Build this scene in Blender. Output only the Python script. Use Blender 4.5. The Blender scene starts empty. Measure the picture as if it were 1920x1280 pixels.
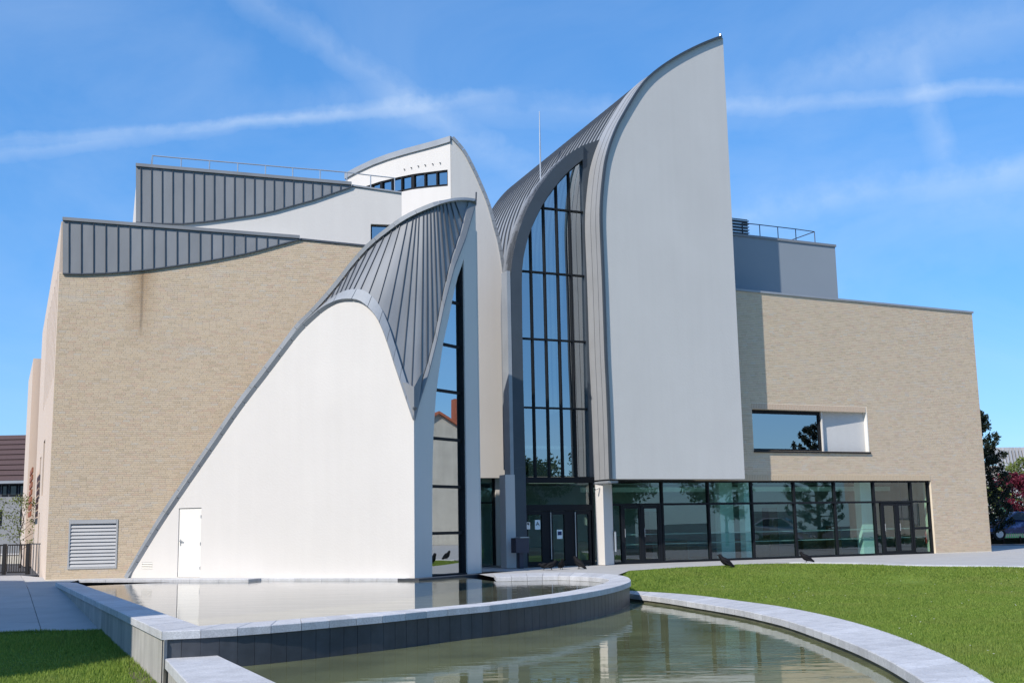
import bpy, bmesh, math, random
import numpy as np
from mathutils import Vector, Matrix
from mathutils.geometry import tessellate_polygon

random.seed(7); rng = np.random.default_rng(7)
scene = bpy.context.scene
COL = scene.collection
R = math.radians

# ------------------------------------------------------------------ camera
F = 2164.0                                   # focal length in pixels of the 1920 px wide photograph
ROLL, PITCH, EYE = math.atan(.0185), math.atan(347/2164.), 1.4
cp, sp = math.cos(PITCH), math.sin(PITCH)
r0, u0, FW = Vector((1,0,0)), Vector((0,-sp,cp)), Vector((0,cp,sp))
RT = r0*math.cos(ROLL) - u0*math.sin(ROLL)
UP = r0*math.sin(ROLL) + u0*math.cos(ROLL)
CAM = Vector((0,0,EYE))
cd = bpy.data.cameras.new('camera'); cam = bpy.data.objects.new('camera', cd); COL.objects.link(cam)
cd.sensor_width = 36; cd.lens = F/1920*36; cd.clip_start = .1; cd.clip_end = 5000
m = Matrix.Identity(4)
for i in range(3):
    m[i][0] = RT[i]; m[i][1] = UP[i]; m[i][2] = -FW[i]; m[i][3] = CAM[i]
cam.matrix_world = m
scene.camera = cam

# ------------------------------------------------------------------ light
SUN_A, SUN_E = R(53), R(42)                  # sun stands behind the camera on the left
to_sun = Vector((-math.cos(SUN_A)*math.cos(SUN_E), -math.sin(SUN_A)*math.cos(SUN_E), math.sin(SUN_E)))
sd = bpy.data.lights.new('sun', 'SUN'); sd.energy = 4.3; sd.angle = R(.5); sd.color = (1,.93,.845)
sun = bpy.data.objects.new('sun', sd); COL.objects.link(sun)
sun.rotation_euler = (-to_sun).to_track_quat('-Z', 'Y').to_euler()

world = bpy.data.worlds.new('World'); scene.world = world; world.use_nodes = True
wn, wl = world.node_tree.nodes, world.node_tree.links
bg = wn['Background']
sky = wn.new('ShaderNodeTexSky'); sky.sky_type = 'NISHITA'; sky.sun_disc = False
sky.sun_elevation = SUN_E
sky.sun_rotation = math.atan2(to_sun.x, to_sun.y)
sky.altitude = 50; sky.air_density = 1.0; sky.dust_density = .3; sky.ozone_density = 1.6
hs = wn.new('ShaderNodeHueSaturation'); hs.inputs['Saturation'].default_value = 1.14; hs.inputs['Value'].default_value = 1.0
tint = wn.new('ShaderNodeMix'); tint.data_type = 'RGBA'; tint.blend_type = 'MULTIPLY'; tint.inputs['Factor'].default_value = 1
gam = wn.new('ShaderNodeGamma'); gam.inputs['Gamma'].default_value = .62; wl.new(sky.outputs[0], gam.inputs[0])
wl.new(gam.outputs[0], tint.inputs['A']); tint.inputs['B'].default_value = (1.12,1.68,2.45,1)
wl.new(tint.outputs['Result'], hs.inputs['Color'])
tc = wn.new('ShaderNodeTexCoord')
def raydir(x, y): return (RT*((x-960)/F) - UP*((y-640)/F) + FW).normalized()
def wmath(op, a, b=None, c=None, clamp=False):
    n = wn.new('ShaderNodeMath'); n.operation = op; n.use_clamp = clamp
    for i, v in enumerate((a, b, c)):
        if v is None: continue
        if isinstance(v, (int, float)): n.inputs[i].default_value = v
        else: wl.new(v, n.inputs[i])
    return n.outputs[0]
def wnoise(scale, detail, rough, stretch=(1,1,1), dist=0.):
    mp = wn.new('ShaderNodeMapping'); mp.inputs['Scale'].default_value = stretch
    wl.new(tc.outputs['Generated'], mp.inputs['Vector'])
    n = wn.new('ShaderNodeTexNoise'); n.inputs['Scale'].default_value = scale; n.inputs['Detail'].default_value = detail
    n.inputs['Roughness'].default_value = rough; n.inputs['Distortion'].default_value = dist
    wl.new(mp.outputs[0], n.inputs['Vector']); return n.outputs['Fac']
nz1 = wnoise(9, 6, .62, dist=.4); nz2 = wnoise(3.2, 5, .6, dist=.5); nz3 = wnoise(34, 4, .6)
def trail(p1, p2, half, amount, wob=.012, ends=.12):
    """an old aircraft trail: a soft torn band along the great circle between two directions of the sky"""
    d1, d2 = raydir(*p1), raydir(*p2); nrm = d1.cross(d2).normalized(); mid = (d1+d2).normalized()
    def dotp(v):
        n = wn.new('ShaderNodeVectorMath'); n.operation = 'DOT_PRODUCT'; n.inputs[1].default_value = v
        wl.new(tc.outputs['Generated'], n.inputs[0]); return n.outputs['Value']
    w = wmath('MULTIPLY_ADD', wmath('SUBTRACT', nz1, .5), wob*2, dotp(nrm))
    w = wmath('MULTIPLY_ADD', wmath('SUBTRACT', nz3, .5), wob*1.5, w)
    a = wmath('POWER', wmath('SUBTRACT', 1., wmath('DIVIDE', wmath('ABSOLUTE', w), half), clamp=True), .8)
    c0 = math.cos(d1.angle(d2)/2+ends); c1 = math.cos(d1.angle(d2)/2*.92)
    e = wmath('DIVIDE', wmath('SUBTRACT', dotp(mid), c0), c1-c0, clamp=True)
    a = wmath('MULTIPLY', a, e)
    rag = wmath('MULTIPLY', wmath('MULTIPLY_ADD', nz2, 1.6, -.2, clamp=True), wmath('MULTIPLY_ADD', nz3, 1.5, .1, clamp=True))
    return wmath('MULTIPLY', a, wmath('MULTIPLY', rag, amount*.62))
cl = None
for t in (trail((0,286),(760,197),.008,.55,.008), trail((0,262),(560,222),.005,.4,.006), trail((470,0),(960,310),.016,.34,.015),
          trail((1365,205),(1920,160),.008,.55,.008), trail((1430,178),(1920,35),.026,.34,.02), trail((1722,130),(1765,275),.014,.36,.012,.02),
          trail((1480,395),(1920,315),.016,.34), trail((1370,480),(1920,370),.05,.26,.03), trail((700,200),(1200,210),.018,.3)):
    cl = t if cl is None else wmath('ADD', cl, t)
veil = wmath('MULTIPLY', wmath('MULTIPLY_ADD', wnoise(2.4, 7, .6, (1,1,2.6), .8), 2.6, -1.05, clamp=True), .17)
cl = wmath('ADD', cl, veil, clamp=True)
mix = wn.new('ShaderNodeMix'); mix.data_type = 'RGBA'
wl.new(cl, mix.inputs['Factor']); wl.new(hs.outputs[0], mix.inputs['A']); mix.inputs['B'].default_value = (5.9,6.8,7.8,1)
wl.new(mix.outputs['Result'], bg.inputs['Color'])
bg.inputs['Strength'].default_value = .12

vs = scene.view_settings
vs.view_transform = 'Standard'; vs.look = 'None'; vs.gamma = 1; vs.use_curve_mapping = False; vs.exposure = .23
scene.render.engine = 'CYCLES'

# ------------------------------------------------------------------ survey helpers
def ground(x, y, z=0.):
    d = RT*((x-960)/F) - UP*((y-640)/F) + FW
    return CAM + d*((z-EYE)/d.z)
class Plane:
    """a vertical plane of the place: origin, heading in degrees (from +X towards +Y); q counts inwards"""
    def __init__(s, p, head):
        s.p = Vector((p[0], p[1], 0)); h = R(head); s.head = head
        s.d = Vector((math.cos(h), math.sin(h), 0)); s.n = Vector((s.d.y, -s.d.x, 0))
    def off(s, q): return Plane(s.p - s.n*q, s.head)
    def at(s, x, y):
        d = RT*((x-960)/F) - UP*((y-640)/F) + FW
        return CAM + d*((s.p-CAM).dot(s.n)/d.dot(s.n))
    def uz(s, x, y):
        w = s.at(x, y); return ((w-s.p).dot(s.d), w.z)
    def w(s, u, z, q=0.): return s.p + s.d*u - s.n*q + Vector((0,0,z))
def lerp(a, b, t): return a + (b-a)*t
def interp(pts, x):
    if x <= pts[0][0]: return pts[0][1]
    for (a, fa), (b, fb) in zip(pts, pts[1:]):
        if x <= b: return fa + (fb-fa)*(x-a)/(b-a)
    return pts[-1][1]
def resample(pts, n):
    """n points evenly along a smooth curve through pts (Catmull-Rom)"""
    P = [Vector(p) for p in pts]; out = []
    for i in range(len(P)-1):
        a = P[max(i-1,0)]; b = P[i]; c = P[i+1]; d = P[min(i+2,len(P)-1)]
        for k in range(12):
            t = k/12
            out.append(.5*((2*b)+(c-a)*t+(2*a-5*b+4*c-d)*t*t+(3*b-a-3*c+d)*t**3))
    out.append(P[-1])
    L = [0.]
    for a, b in zip(out, out[1:]): L.append(L[-1]+(b-a).length)
    res = []; j = 0
    for i in range(n):
        s = L[-1]*i/(n-1)
        while j < len(L)-2 and L[j+1] < s: j += 1
        t = (s-L[j])/max(L[j+1]-L[j],1e-9); res.append(out[j].lerp(out[j+1], min(max(t,0),1)))
    return res

# ------------------------------------------------------------------ materials
MATS = {}
def nodes_of(name):
    mt = bpy.data.materials.new(name); mt.use_nodes = True
    return mt, mt.node_tree.nodes, mt.node_tree.links, mt.node_tree.nodes['Principled BSDF']
def setp(b, col=None, rough=None, metal=None, spec=None):
    if col is not None: b.inputs['Base Color'].default_value = (*col, 1)
    if rough is not None: b.inputs['Roughness'].default_value = rough
    if metal is not None: b.inputs['Metallic'].default_value = metal
    if spec is not None: b.inputs['Specular IOR Level'].default_value = spec
def material(name, col, rough=.8, metal=0., spec=.5, var=.12, scale=1.5, bump=.0, bscale=40., stretch=(1,1,1), rvar=0., streak=0., obj_var=0.):
    mt, N, Lk, b = nodes_of(name); setp(b, col, rough, metal, spec)
    t = N.new('ShaderNodeTexCoord'); src = t.outputs['Object']
    geo = N.new('ShaderNodeNewGeometry')
    mp = N.new('ShaderNodeMapping'); mp.inputs['Scale'].default_value = stretch; Lk.new(geo.outputs['Position'], mp.inputs['Vector'])
    nz = N.new('ShaderNodeTexNoise'); nz.inputs['Scale'].default_value = scale; nz.inputs['Detail'].default_value = 6; nz.inputs['Roughness'].default_value = .6
    Lk.new(mp.outputs[0], nz.inputs['Vector'])
    mr = N.new('ShaderNodeMapRange'); mr.inputs['From Min'].default_value = .25; mr.inputs['From Max'].default_value = .75
    mr.inputs['To Min'].default_value = 1-var; mr.inputs['To Max'].default_value = 1+var; Lk.new(nz.outputs['Fac'], mr.inputs['Value'])
    fac = mr.outputs[0]
    if streak:
        m2 = N.new('ShaderNodeMapping'); m2.inputs['Scale'].default_value = (2.2,2.2,.12); Lk.new(geo.outputs['Position'], m2.inputs['Vector'])
        n2 = N.new('ShaderNodeTexNoise'); n2.inputs['Scale'].default_value = 1.6; n2.inputs['Detail'].default_value = 5; Lk.new(m2.outputs[0], n2.inputs['Vector'])
        r2 = N.new('ShaderNodeMapRange'); r2.inputs['From Min'].default_value = .35; r2.inputs['From Max'].default_value = .7
        r2.inputs['To Min'].default_value = 1.; r2.inputs['To Max'].default_value = 1-streak; Lk.new(n2.outputs['Fac'], r2.inputs['Value'])
        mm = N.new('ShaderNodeMath'); mm.operation = 'MULTIPLY'; Lk.new(fac, mm.inputs[0]); Lk.new(r2.outputs[0], mm.inputs[1]); fac = mm.outputs[0]
    if obj_var:
        oi = N.new('ShaderNodeObjectInfo'); r3 = N.new('ShaderNodeMapRange')
        r3.inputs['To Min'].default_value = 1-obj_var; r3.inputs['To Max'].default_value = 1+obj_var; Lk.new(oi.outputs['Random'], r3.inputs['Value'])
        mm = N.new('ShaderNodeMath'); mm.operation = 'MULTIPLY'; Lk.new(fac, mm.inputs[0]); Lk.new(r3.outputs[0], mm.inputs[1]); fac = mm.outputs[0]
    vm = N.new('ShaderNodeVectorMath'); vm.operation = 'SCALE'; vm.inputs[0].default_value = col; Lk.new(fac, vm.inputs['Scale'])
    Lk.new(vm.outputs[0], b.inputs['Base Color'])
    if rvar:
        r4 = N.new('ShaderNodeMapRange'); r4.inputs['To Min'].default_value = rough-rvar; r4.inputs['To Max'].default_value = rough+rvar
        Lk.new(nz.outputs['Fac'], r4.inputs['Value']); Lk.new(r4.outputs[0], b.inputs['Roughness'])
    if bump:
        nb = N.new('ShaderNodeTexNoise'); nb.inputs['Scale'].default_value = bscale; nb.inputs['Detail'].default_value = 5
        Lk.new(mp.outputs[0], nb.inputs['Vector'])
        bp = N.new('ShaderNodeBump'); bp.inputs['Strength'].default_value = bump; bp.inputs['Distance'].default_value = .02
        Lk.new(nb.outputs['Fac'], bp.inputs['Height']); Lk.new(bp.outputs[0], b.inputs['Normal'])
    MATS[name] = mt; return mt
M_white  = material('white_render', (.655,.625,.585), .9, var=.03, scale=.45, bump=.2, bscale=16, streak=.025)
M_grey   = material('pale_grey_render', (.54,.53,.51), .9, var=.035, scale=.4, bump=.2, bscale=13, streak=.03)
M_beige  = material('beige_render', (.66,.54,.44), .9, var=.03, scale=.6, bump=.2, bscale=25)
M_zinc   = material('zinc', (.215,.228,.243), .6, metal=.1, spec=.5, var=.14, scale=1.1, rvar=.1, stretch=(1,1,.35), obj_var=.05)
M_zincl  = material('zinc_light', (.31,.33,.35), .5, metal=.15, var=.12, scale=1.4, obj_var=.04)
M_flank  = material('flank_sheet_metal', (.33,.335,.34), .55, metal=.1, var=.06, scale=1.4, obj_var=.03)
M_seam   = material('zinc_seam', (.075,.085,.1), .5, metal=.2, var=.1)
M_zincshade  = material('dark_shaded_zinc', (.055,.068,.082), .5, metal=.15, var=.12, scale=1.2)  # dark zinc; on the arch band the darkness is painted shade
M_frame  = material('anthracite_frame', (.010,.012,.015), .6, spec=.2, var=.1)
M_mortar = material('mortar', (.70,.60,.46), .95, var=.1, scale=3)
M_granite= material('granite', (.54,.54,.55), .65, var=.25, scale=45, bump=.2, bscale=120, obj_var=.10, streak=.18)
M_granited=material('granite_dark_face', (.33,.335,.35), .7, var=.3, scale=60, obj_var=.05)
M_clad   = material('dark_cladding', (.055,.058,.066), .45, var=.2, scale=6, obj_var=.12, streak=.25)
M_conc   = material('concrete_wall', (.42,.405,.375), .9, var=.16, scale=1.6, bump=.2, bscale=30, streak=.3)
M_pave   = material('paving_concrete', (.40,.395,.385), .85, var=.1, scale=1.3, bump=.25, bscale=60, obj_var=.05)
M_steel  = material('galvanised_steel', (.5,.52,.53), .4, metal=.7, var=.1)
M_black  = material('black_paint', (.012,.012,.014), .45, var=.1)
M_louvre = material('louvre_aluminium', (.44,.44,.435), .5, metal=.1, var=.06)
M_door   = material('door_paint', (.78,.755,.70), .6, var=.02)
M_box    = material('mailbox_paint', (.045,.042,.062), .5, var=.1)
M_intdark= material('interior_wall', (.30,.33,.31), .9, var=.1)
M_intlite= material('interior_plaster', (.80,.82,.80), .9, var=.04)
M_intflr = material('interior_floor', (.28,.275,.26), .5, var=.1)
M_desk   = material('interior_wood', (.16,.10,.06), .6, var=.2, scale=8)
M_algae  = material('wet_algae_stone', (.10,.10,.07), .6, var=.35, scale=3, streak=.3)
M_soil   = material('soil', (.10,.085,.055), .95, var=.3, scale=4)
M_asph   = material('asphalt', (.055,.055,.058), .9, var=.15, scale=10)
M_tile   = material('roof_tiles', (.085,.05,.045), .8, var=.25, scale=12)
M_tilered= material('terracotta_tiles', (.42,.13,.07), .85, var=.3, scale=9)
M_terra  = material('terracotta_slats', (.33,.12,.06), .7, var=.15)
M_plast  = material('house_plaster', (.56,.53,.46), .9, var=.12, scale=1.2, streak=.12)
M_housegrey = material('house_grey_render', (.27,.275,.28), .9, var=.08)
M_shadegrey = material('grey_render_shade', (.25,.285,.32), .85, var=.03, scale=.5)  # grey render toned blue to hold the tall sail's shade
M_bark   = material('bark', (.085,.065,.05), .95, var=.3, scale=12, stretch=(1,1,.3))
M_paper  = material('paper', (.62,.72,.74), .8, var=.05)
M_red    = material('red_paint', (.5,.02,.02), .4, var=.05)
M_feather= material('crow_feathers', (.006,.006,.008), .75, spec=.2, var=.3, scale=30)
M_rubber = material('tyre_rubber', (.015,.015,.015), .8, var=.1)
M_carblue= material('car_paint_blue', (.015,.03,.11), .2, spec=.7, var=.03)
M_cargrey= material('car_paint_silver', (.42,.44,.46), .25, metal=.5, var=.03)
M_carglass=material('car_glass', (.015,.02,.025), .08, var=.02)
M_hedge  = material('hedge_leaves', (.018,.028,.014), .8, var=.5, scale=6)

def leaf_material(name, c1, c2, trans=.25):
    mt, N, Lk, b = nodes_of(name)
    g = N.new('ShaderNodeNewGeometry'); rp = N.new('ShaderNodeValToRGB')
    rp.color_ramp.elements[0].color = (*c1,1); rp.color_ramp.elements[1].color = (*c2,1)
    Lk.new(g.outputs['Random Per Island'], rp.inputs[0]); Lk.new(rp.outputs[0], b.inputs['Base Color'])
    b.inputs['Roughness'].default_value = .6; b.inputs['Specular IOR Level'].default_value = .25
    tr = N.new('ShaderNodeBsdfTranslucent'); Lk.new(rp.outputs[0], tr.inputs[0])
    mx = N.new('ShaderNodeMixShader'); mx.inputs[0].default_value = trans
    Lk.new(b.outputs[0], mx.inputs[1]); Lk.new(tr.outputs[0], mx.inputs[2]); Lk.new(mx.outputs[0], N['Material Output'].inputs[0])
    return mt
M_leafy  = leaf_material('spring_leaves', (.10,.14,.03), (.20,.24,.06))
M_pine   = leaf_material('pine_needles', (.006,.012,.007), (.02,.032,.016), .1)
M_redleaf= leaf_material('red_leaves', (.07,.008,.018), (.17,.02,.04))
M_dkleaf = leaf_material('dark_leaves', (.02,.04,.012), (.06,.09,.025))
M_grassb = leaf_material('grass_blades', (.135,.225,.034), (.29,.37,.07), .4)
gN, gL = M_grassb.node_tree.nodes, M_grassb.node_tree.links
gg = gN.new('ShaderNodeNewGeometry'); gz_ = gN.new('ShaderNodeTexNoise'); gz_.inputs['Scale'].default_value = .45; gz_.inputs['Detail'].default_value = 6; gz_.inputs['Roughness'].default_value = .65; gL.new(gg.outputs['Position'], gz_.inputs['Vector'])
gr_ = gN.new('ShaderNodeMapRange'); gr_.inputs['From Min'].default_value = .48; gr_.inputs['From Max'].default_value = .75; gr_.inputs['To Max'].default_value = .8; gL.new(gz_.outputs['Fac'], gr_.inputs['Value'])
gm_ = gN.new('ShaderNodeMix'); gm_.data_type = 'RGBA'; gL.new(gr_.outputs[0], gm_.inputs['Factor']); gm_.inputs['B'].default_value = (.27,.30,.08,1)
ramp_ = [n for n in gN if n.type == 'VALTORGB'][0]; gL.new(ramp_.outputs[0], gm_.inputs['A'])
gL.new(gm_.outputs['Result'], [n for n in gN if n.type == 'BSDF_PRINCIPLED'][0].inputs['Base Color']); gL.new(gm_.outputs['Result'], [n for n in gN if n.type == 'BSDF_TRANSLUCENT'][0].inputs[0])


# bricks: tint from a per-brick number; pale bloom and rust runs have their own shape on the wall
def brick_material(name, attr):
    mt, N, Lk, b = nodes_of(name); b.inputs['Roughness'].default_value = .92; b.inputs['Specular IOR Level'].default_value = .2
    if attr:
        a = N.new('ShaderNodeAttribute'); a.attribute_name = 'tint'; src = a.outputs['Fac']
    else:
        a = N.new('ShaderNodeObjectInfo'); src = a.outputs['Random']
    rp = N.new('ShaderNodeValToRGB'); cr = rp.color_ramp
    stops = [(0,(.50,.40,.28)),(.25,(.59,.468,.325)),(.5,(.56,.455,.33)),(.7,(.595,.48,.345)),(.88,(.55,.41,.295)),(1,(.545,.48,.385))]
    cr.elements[0].position = 0; cr.elements[0].color = (*stops[0][1],1)
    cr.elements[1].position = 1; cr.elements[1].color = (*stops[-1][1],1)
    for p, c in stops[1:-1]:
        e = cr.elements.new(p); e.color = (*c,1)
    Lk.new(src, rp.inputs[0])
    g = N.new('ShaderNodeNewGeometry')
    mp = N.new('ShaderNodeMapping'); mp.inputs['Scale'].default_value = (.4,.4,2.0); Lk.new(g.outputs['Position'], mp.inputs['Vector'])
    nz = N.new('ShaderNodeTexNoise'); nz.inputs['Scale'].default_value = .9; nz.inputs['Detail'].default_value = 7; nz.inputs['Roughness'].default_value = .7
    Lk.new(mp.outputs[0], nz.inputs['Vector'])
    r = N.new('ShaderNodeMapRange'); r.inputs['From Min'].default_value = .58; r.inputs['From Max'].default_value = .72; r.inputs['To Max'].default_value = .55
    Lk.new(nz.outputs['Fac'], r.inputs['Value'])
    mx = N.new('ShaderNodeMix'); mx.data_type = 'RGBA'; Lk.new(r.outputs[0], mx.inputs['Factor']); Lk.new(rp.outputs[0], mx.inputs['A'])
    mx.inputs['B'].default_value = (.54,.52,.47,1)
    # rust run below the seam of the left wing's zinc
    st = PL.at(266, 560)
    sep = N.new('ShaderNodeSeparateXYZ'); Lk.new(g.outputs['Position'], sep.inputs[0])
    def mth(op, a, b_=None, c_=None, cl=False):
        n = N.new('ShaderNodeMath'); n.operation = op; n.use_clamp = cl
        for i, v in enumerate((a,b_,c_)):
            if v is None: continue
            if isinstance(v,(int,float)): n.inputs[i].default_value = v
            else: Lk.new(v, n.inputs[i])
        return n.outputs[0]
    n3 = N.new('ShaderNodeTexNoise'); n3.inputs['Scale'].default_value = 2.; n3.inputs['Detail'].default_value = 4; Lk.new(g.outputs['Position'], n3.inputs['Vector'])
    dx = mth('ABSOLUTE', mth('ADD', mth('SUBTRACT', sep.outputs['X'], st.x), mth('MULTIPLY', mth('SUBTRACT', n3.outputs['Fac'], .5), .5)))
    wide = mth('SUBTRACT', 1., mth('DIVIDE', dx, .6), cl=True)
    thin = mth('SUBTRACT', 1., mth('DIVIDE', mth('ABSOLUTE', mth('SUBTRACT', sep.outputs['X'], st.x)), .07), cl=True)
    zz = sep.outputs['Z']
    top = PL.at(266, 512).z; low = PL.at(262, 660).z; low2 = PL.at(262, 635).z
    fz = mth('DIVIDE', mth('SUBTRACT', zz, low), top-low, cl=True); fz2 = mth('DIVIDE', mth('SUBTRACT', zz, low2), .5, cl=True)
    near = mth('LESS_THAN', sep.outputs['Y'], 46.)
    k1 = mth('MULTIPLY', mth('MULTIPLY', mth('MULTIPLY', wide, fz), .85), near); k2 = mth('MULTIPLY', mth('MULTIPLY', mth('MULTIPLY', thin, fz2), .5), near)
    m2 = N.new('ShaderNodeMix'); m2.data_type = 'RGBA'; Lk.new(k1, m2.inputs['Factor']); Lk.new(mx.outputs['Result'], m2.inputs['A']); m2.inputs['B'].default_value = (.34,.20,.09,1)
    m3 = N.new('ShaderNodeMix'); m3.data_type = 'RGBA'; Lk.new(k2, m3.inputs['Factor']); Lk.new(m2.outputs['Result'], m3.inputs['A']); m3.inputs['B'].default_value = (.07,.055,.045,1)
    Lk.new(m3.outputs['Result'], b.inputs['Base Color'])
    return mt

def glass_material(name, tint, ior, floor_=0.):
    """coated window glass: mirror by Fresnel, the rest let through with a tint"""
    mt = bpy.data.materials.new(name); mt.use_nodes = True; N, Lk = mt.node_tree.nodes, mt.node_tree.links
    N.remove(N['Principled BSDF'])
    t = N.new('ShaderNodeBsdfTransparent'); t.inputs[0].default_value = (*tint,1)
    g = N.new('ShaderNodeBsdfGlossy'); g.inputs['Roughness'].default_value = 0; g.inputs[0].default_value = (.9,.95,.97,1)
    fr = N.new('ShaderNodeFresnel'); fr.inputs[0].default_value = ior
    ge = N.new('ShaderNodeNewGeometry'); nz = N.new('ShaderNodeTexNoise'); nz.inputs['Scale'].default_value = .55; nz.inputs['Detail'].default_value = 1
    Lk.new(ge.outputs['Position'], nz.inputs['Vector'])
    bp = N.new('ShaderNodeBump'); bp.inputs['Strength'].default_value = .008; bp.inputs['Distance'].default_value = .1
    Lk.new(nz.outputs['Fac'], bp.inputs['Height'])
    oi = N.new('ShaderNodeObjectInfo'); wv = N.new('ShaderNodeTexWhiteNoise'); wv.noise_dimensions = '1D'; Lk.new(oi.outputs['Random'], wv.inputs['W'])
    v1 = N.new('ShaderNodeVectorMath'); v1.operation = 'SUBTRACT'; Lk.new(wv.outputs['Color'], v1.inputs[0]); v1.inputs[1].default_value = (.5,.5,.5)
    v2 = N.new('ShaderNodeVectorMath'); v2.operation = 'MULTIPLY_ADD'; Lk.new(v1.outputs[0], v2.inputs[0]); v2.inputs[1].default_value = (.014,.014,.014); Lk.new(bp.outputs[0], v2.inputs[2])
    v3 = N.new('ShaderNodeVectorMath'); v3.operation = 'NORMALIZE'; Lk.new(v2.outputs[0], v3.inputs[0]); Lk.new(v3.outputs[0], g.inputs['Normal'])
    ft = N.new('ShaderNodeMath'); ft.operation = 'SUBTRACT'; ft.inputs[0].default_value = 1.; Lk.new(ge.outputs['Backfacing'], ft.inputs[1])
    ff = N.new('ShaderNodeMath'); ff.operation = 'MULTIPLY'; Lk.new(fr.outputs[0], ff.inputs[0]); Lk.new(ft.outputs[0], ff.inputs[1])
    mx = N.new('ShaderNodeMixShader'); Lk.new(ff.outputs[0], mx.inputs[0]); Lk.new(t.outputs[0], mx.inputs[1]); Lk.new(g.outputs[0], mx.inputs[2])
    Lk.new(mx.outputs[0], N['Material Output'].inputs[0]); return mt
M_glass  = glass_material('clear_glass', (.74,.90,.86), 2.25)
M_glassm = glass_material('coated_glass', (.26,.38,.42), 5.0)
M_glasss = glass_material('mirror_glass', (.36,.50,.52), 7.0)

def water_material(name, col, wave, scale, seed, rough=.015):
    mt, N, Lk, b = nodes_of(name); setp(b, col, rough, 0, .5); b.inputs['IOR'].default_value = 1.36
    ge = N.new('ShaderNodeNewGeometry'); mp = N.new('ShaderNodeMapping')
    mp.inputs['Rotation'].default_value = (0,0,R(12)); mp.inputs['Scale'].default_value = (.5,1.6,1); mp.inputs['Location'].default_value = (seed,seed,0)
    Lk.new(ge.outputs['Position'], mp.inputs['Vector'])
    hsum = None
    for sc, amp in ((scale,1.),(scale*3.1,.35),(scale*9,.10)):
        nz = N.new('ShaderNodeTexNoise'); nz.inputs['Scale'].default_value = sc; nz.inputs['Detail'].default_value = 2
        Lk.new(mp.outputs[0], nz.inputs['Vector'])
        mm = N.new('ShaderNodeMath'); mm.operation = 'MULTIPLY_ADD'; mm.inputs[1].default_value = amp
        Lk.new(nz.outputs['Fac'], mm.inputs[0])
        if hsum is not None: Lk.new(hsum, mm.inputs[2])
        else: mm.inputs[2].default_value = 0
        hsum = mm.outputs[0]
    bp = N.new('ShaderNodeBump'); bp.inputs['Strength'].default_value = wave; bp.inputs['Distance'].default_value = .05
    Lk.new(hsum, bp.inputs['Height']); Lk.new(bp.outputs[0], b.inputs['Normal'])
    n2 = N.new('ShaderNodeTexNoise'); n2.inputs['Scale'].default_value = .8; n2.inputs['Detail'].default_value = 5; Lk.new(ge.outputs['Position'], n2.inputs['Vector'])
    rp = N.new('ShaderNodeValToRGB'); rp.color_ramp.elements[0].position = .35; rp.color_ramp.elements[1].position = .7
    rp.color_ramp.elements[0].color = (*[c*.8 for c in col],1); rp.color_ramp.elements[1].color = (*[c*1.25 for c in col],1)
    Lk.new(n2.outputs['Fac'], rp.inputs[0]); Lk.new(rp.outputs[0], b.inputs['Base Color'])
    return mt
M_water1 = water_material('pond_water_upper', (.13,.13,.09), .10, 1.3, 0)
M_water2 = water_material('pond_water_lower', (.15,.162,.08), .12, .9, 31)

mt, N, Lk, b = nodes_of('lawn_turf'); b.inputs['Roughness'].default_value = .9; b.inputs['Specular IOR Level'].default_value = .1
ge = N.new('ShaderNodeNewGeometry'); nz = N.new('ShaderNodeTexNoise'); nz.inputs['Scale'].default_value = .55; nz.inputs['Detail'].default_value = 8; nz.inputs['Roughness'].default_value = .7
Lk.new(ge.outputs['Position'], nz.inputs['Vector']); rp = N.new('ShaderNodeValToRGB')
rp.color_ramp.elements[0].position = .3; rp.color_ramp.elements[0].color = (.095,.16,.028,1); rp.color_ramp.elements[1].position = .72; rp.color_ramp.elements[1].color = (.18,.24,.045,1)
Lk.new(nz.outputs['Fac'], rp.inputs[0]); Lk.new(rp.outputs[0], b.inputs['Base Color'])
nb = N.new('ShaderNodeTexNoise'); nb.inputs['Scale'].default_value = 22; nb.inputs['Detail'].default_value = 4; Lk.new(ge.outputs['Position'], nb.inputs['Vector'])
bp = N.new('ShaderNodeBump'); bp.inputs['Strength'].default_value = .8; bp.inputs['Distance'].default_value = .04; Lk.new(nb.outputs['Fac'], bp.inputs['Height']); Lk.new(bp.outputs[0], b.inputs['Normal'])
M_turf = mt

# ------------------------------------------------------------------ mesh helpers
def tag(o, label=None, cat=None, group=None, kind=None):
    if label: o['label'] = label
    if cat: o['category'] = cat
    if group: o['group'] = group
    if kind: o['kind'] = kind
    return o
def link(name, me, parent=None):
    o = bpy.data.objects.new(name, me); COL.objects.link(o)
    if parent is not None: o.parent = parent; o.matrix_parent_inverse = Matrix.Translation(-base_of(parent))
    return o
def base_of(o):
    v = Vector((0,0,0))
    while o is not None: v = v + o.location; o = o.parent
    return v
def mesh(name, verts, faces, mat, parent=None, smooth=False):
    me = bpy.data.meshes.new(name); me.from_pydata([tuple(v) for v in verts], [], faces)
    if isinstance(mat, (list,tuple)):
        for k in mat: me.materials.append(k)
    else: me.materials.append(mat)
    if smooth: me.polygons.foreach_set('use_smooth', [True]*len(me.polygons))
    me.update()
    o = bpy.data.objects.new(name, me); COL.objects.link(o)
    if parent is not None: o.parent = parent            # parents sit at the world origin unless placed later
    return o
def empty(name, loc=(0,0,0), rz=0):
    o = bpy.data.objects.new(name, None); COL.objects.link(o); o.location = loc; o.rotation_euler = (0,0,rz); o.empty_display_size = .3
    return o
BOXF = [(0,1,2,3),(7,6,5,4),(0,4,5,1),(1,5,6,2),(2,6,7,3),(3,7,4,0)]
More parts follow.
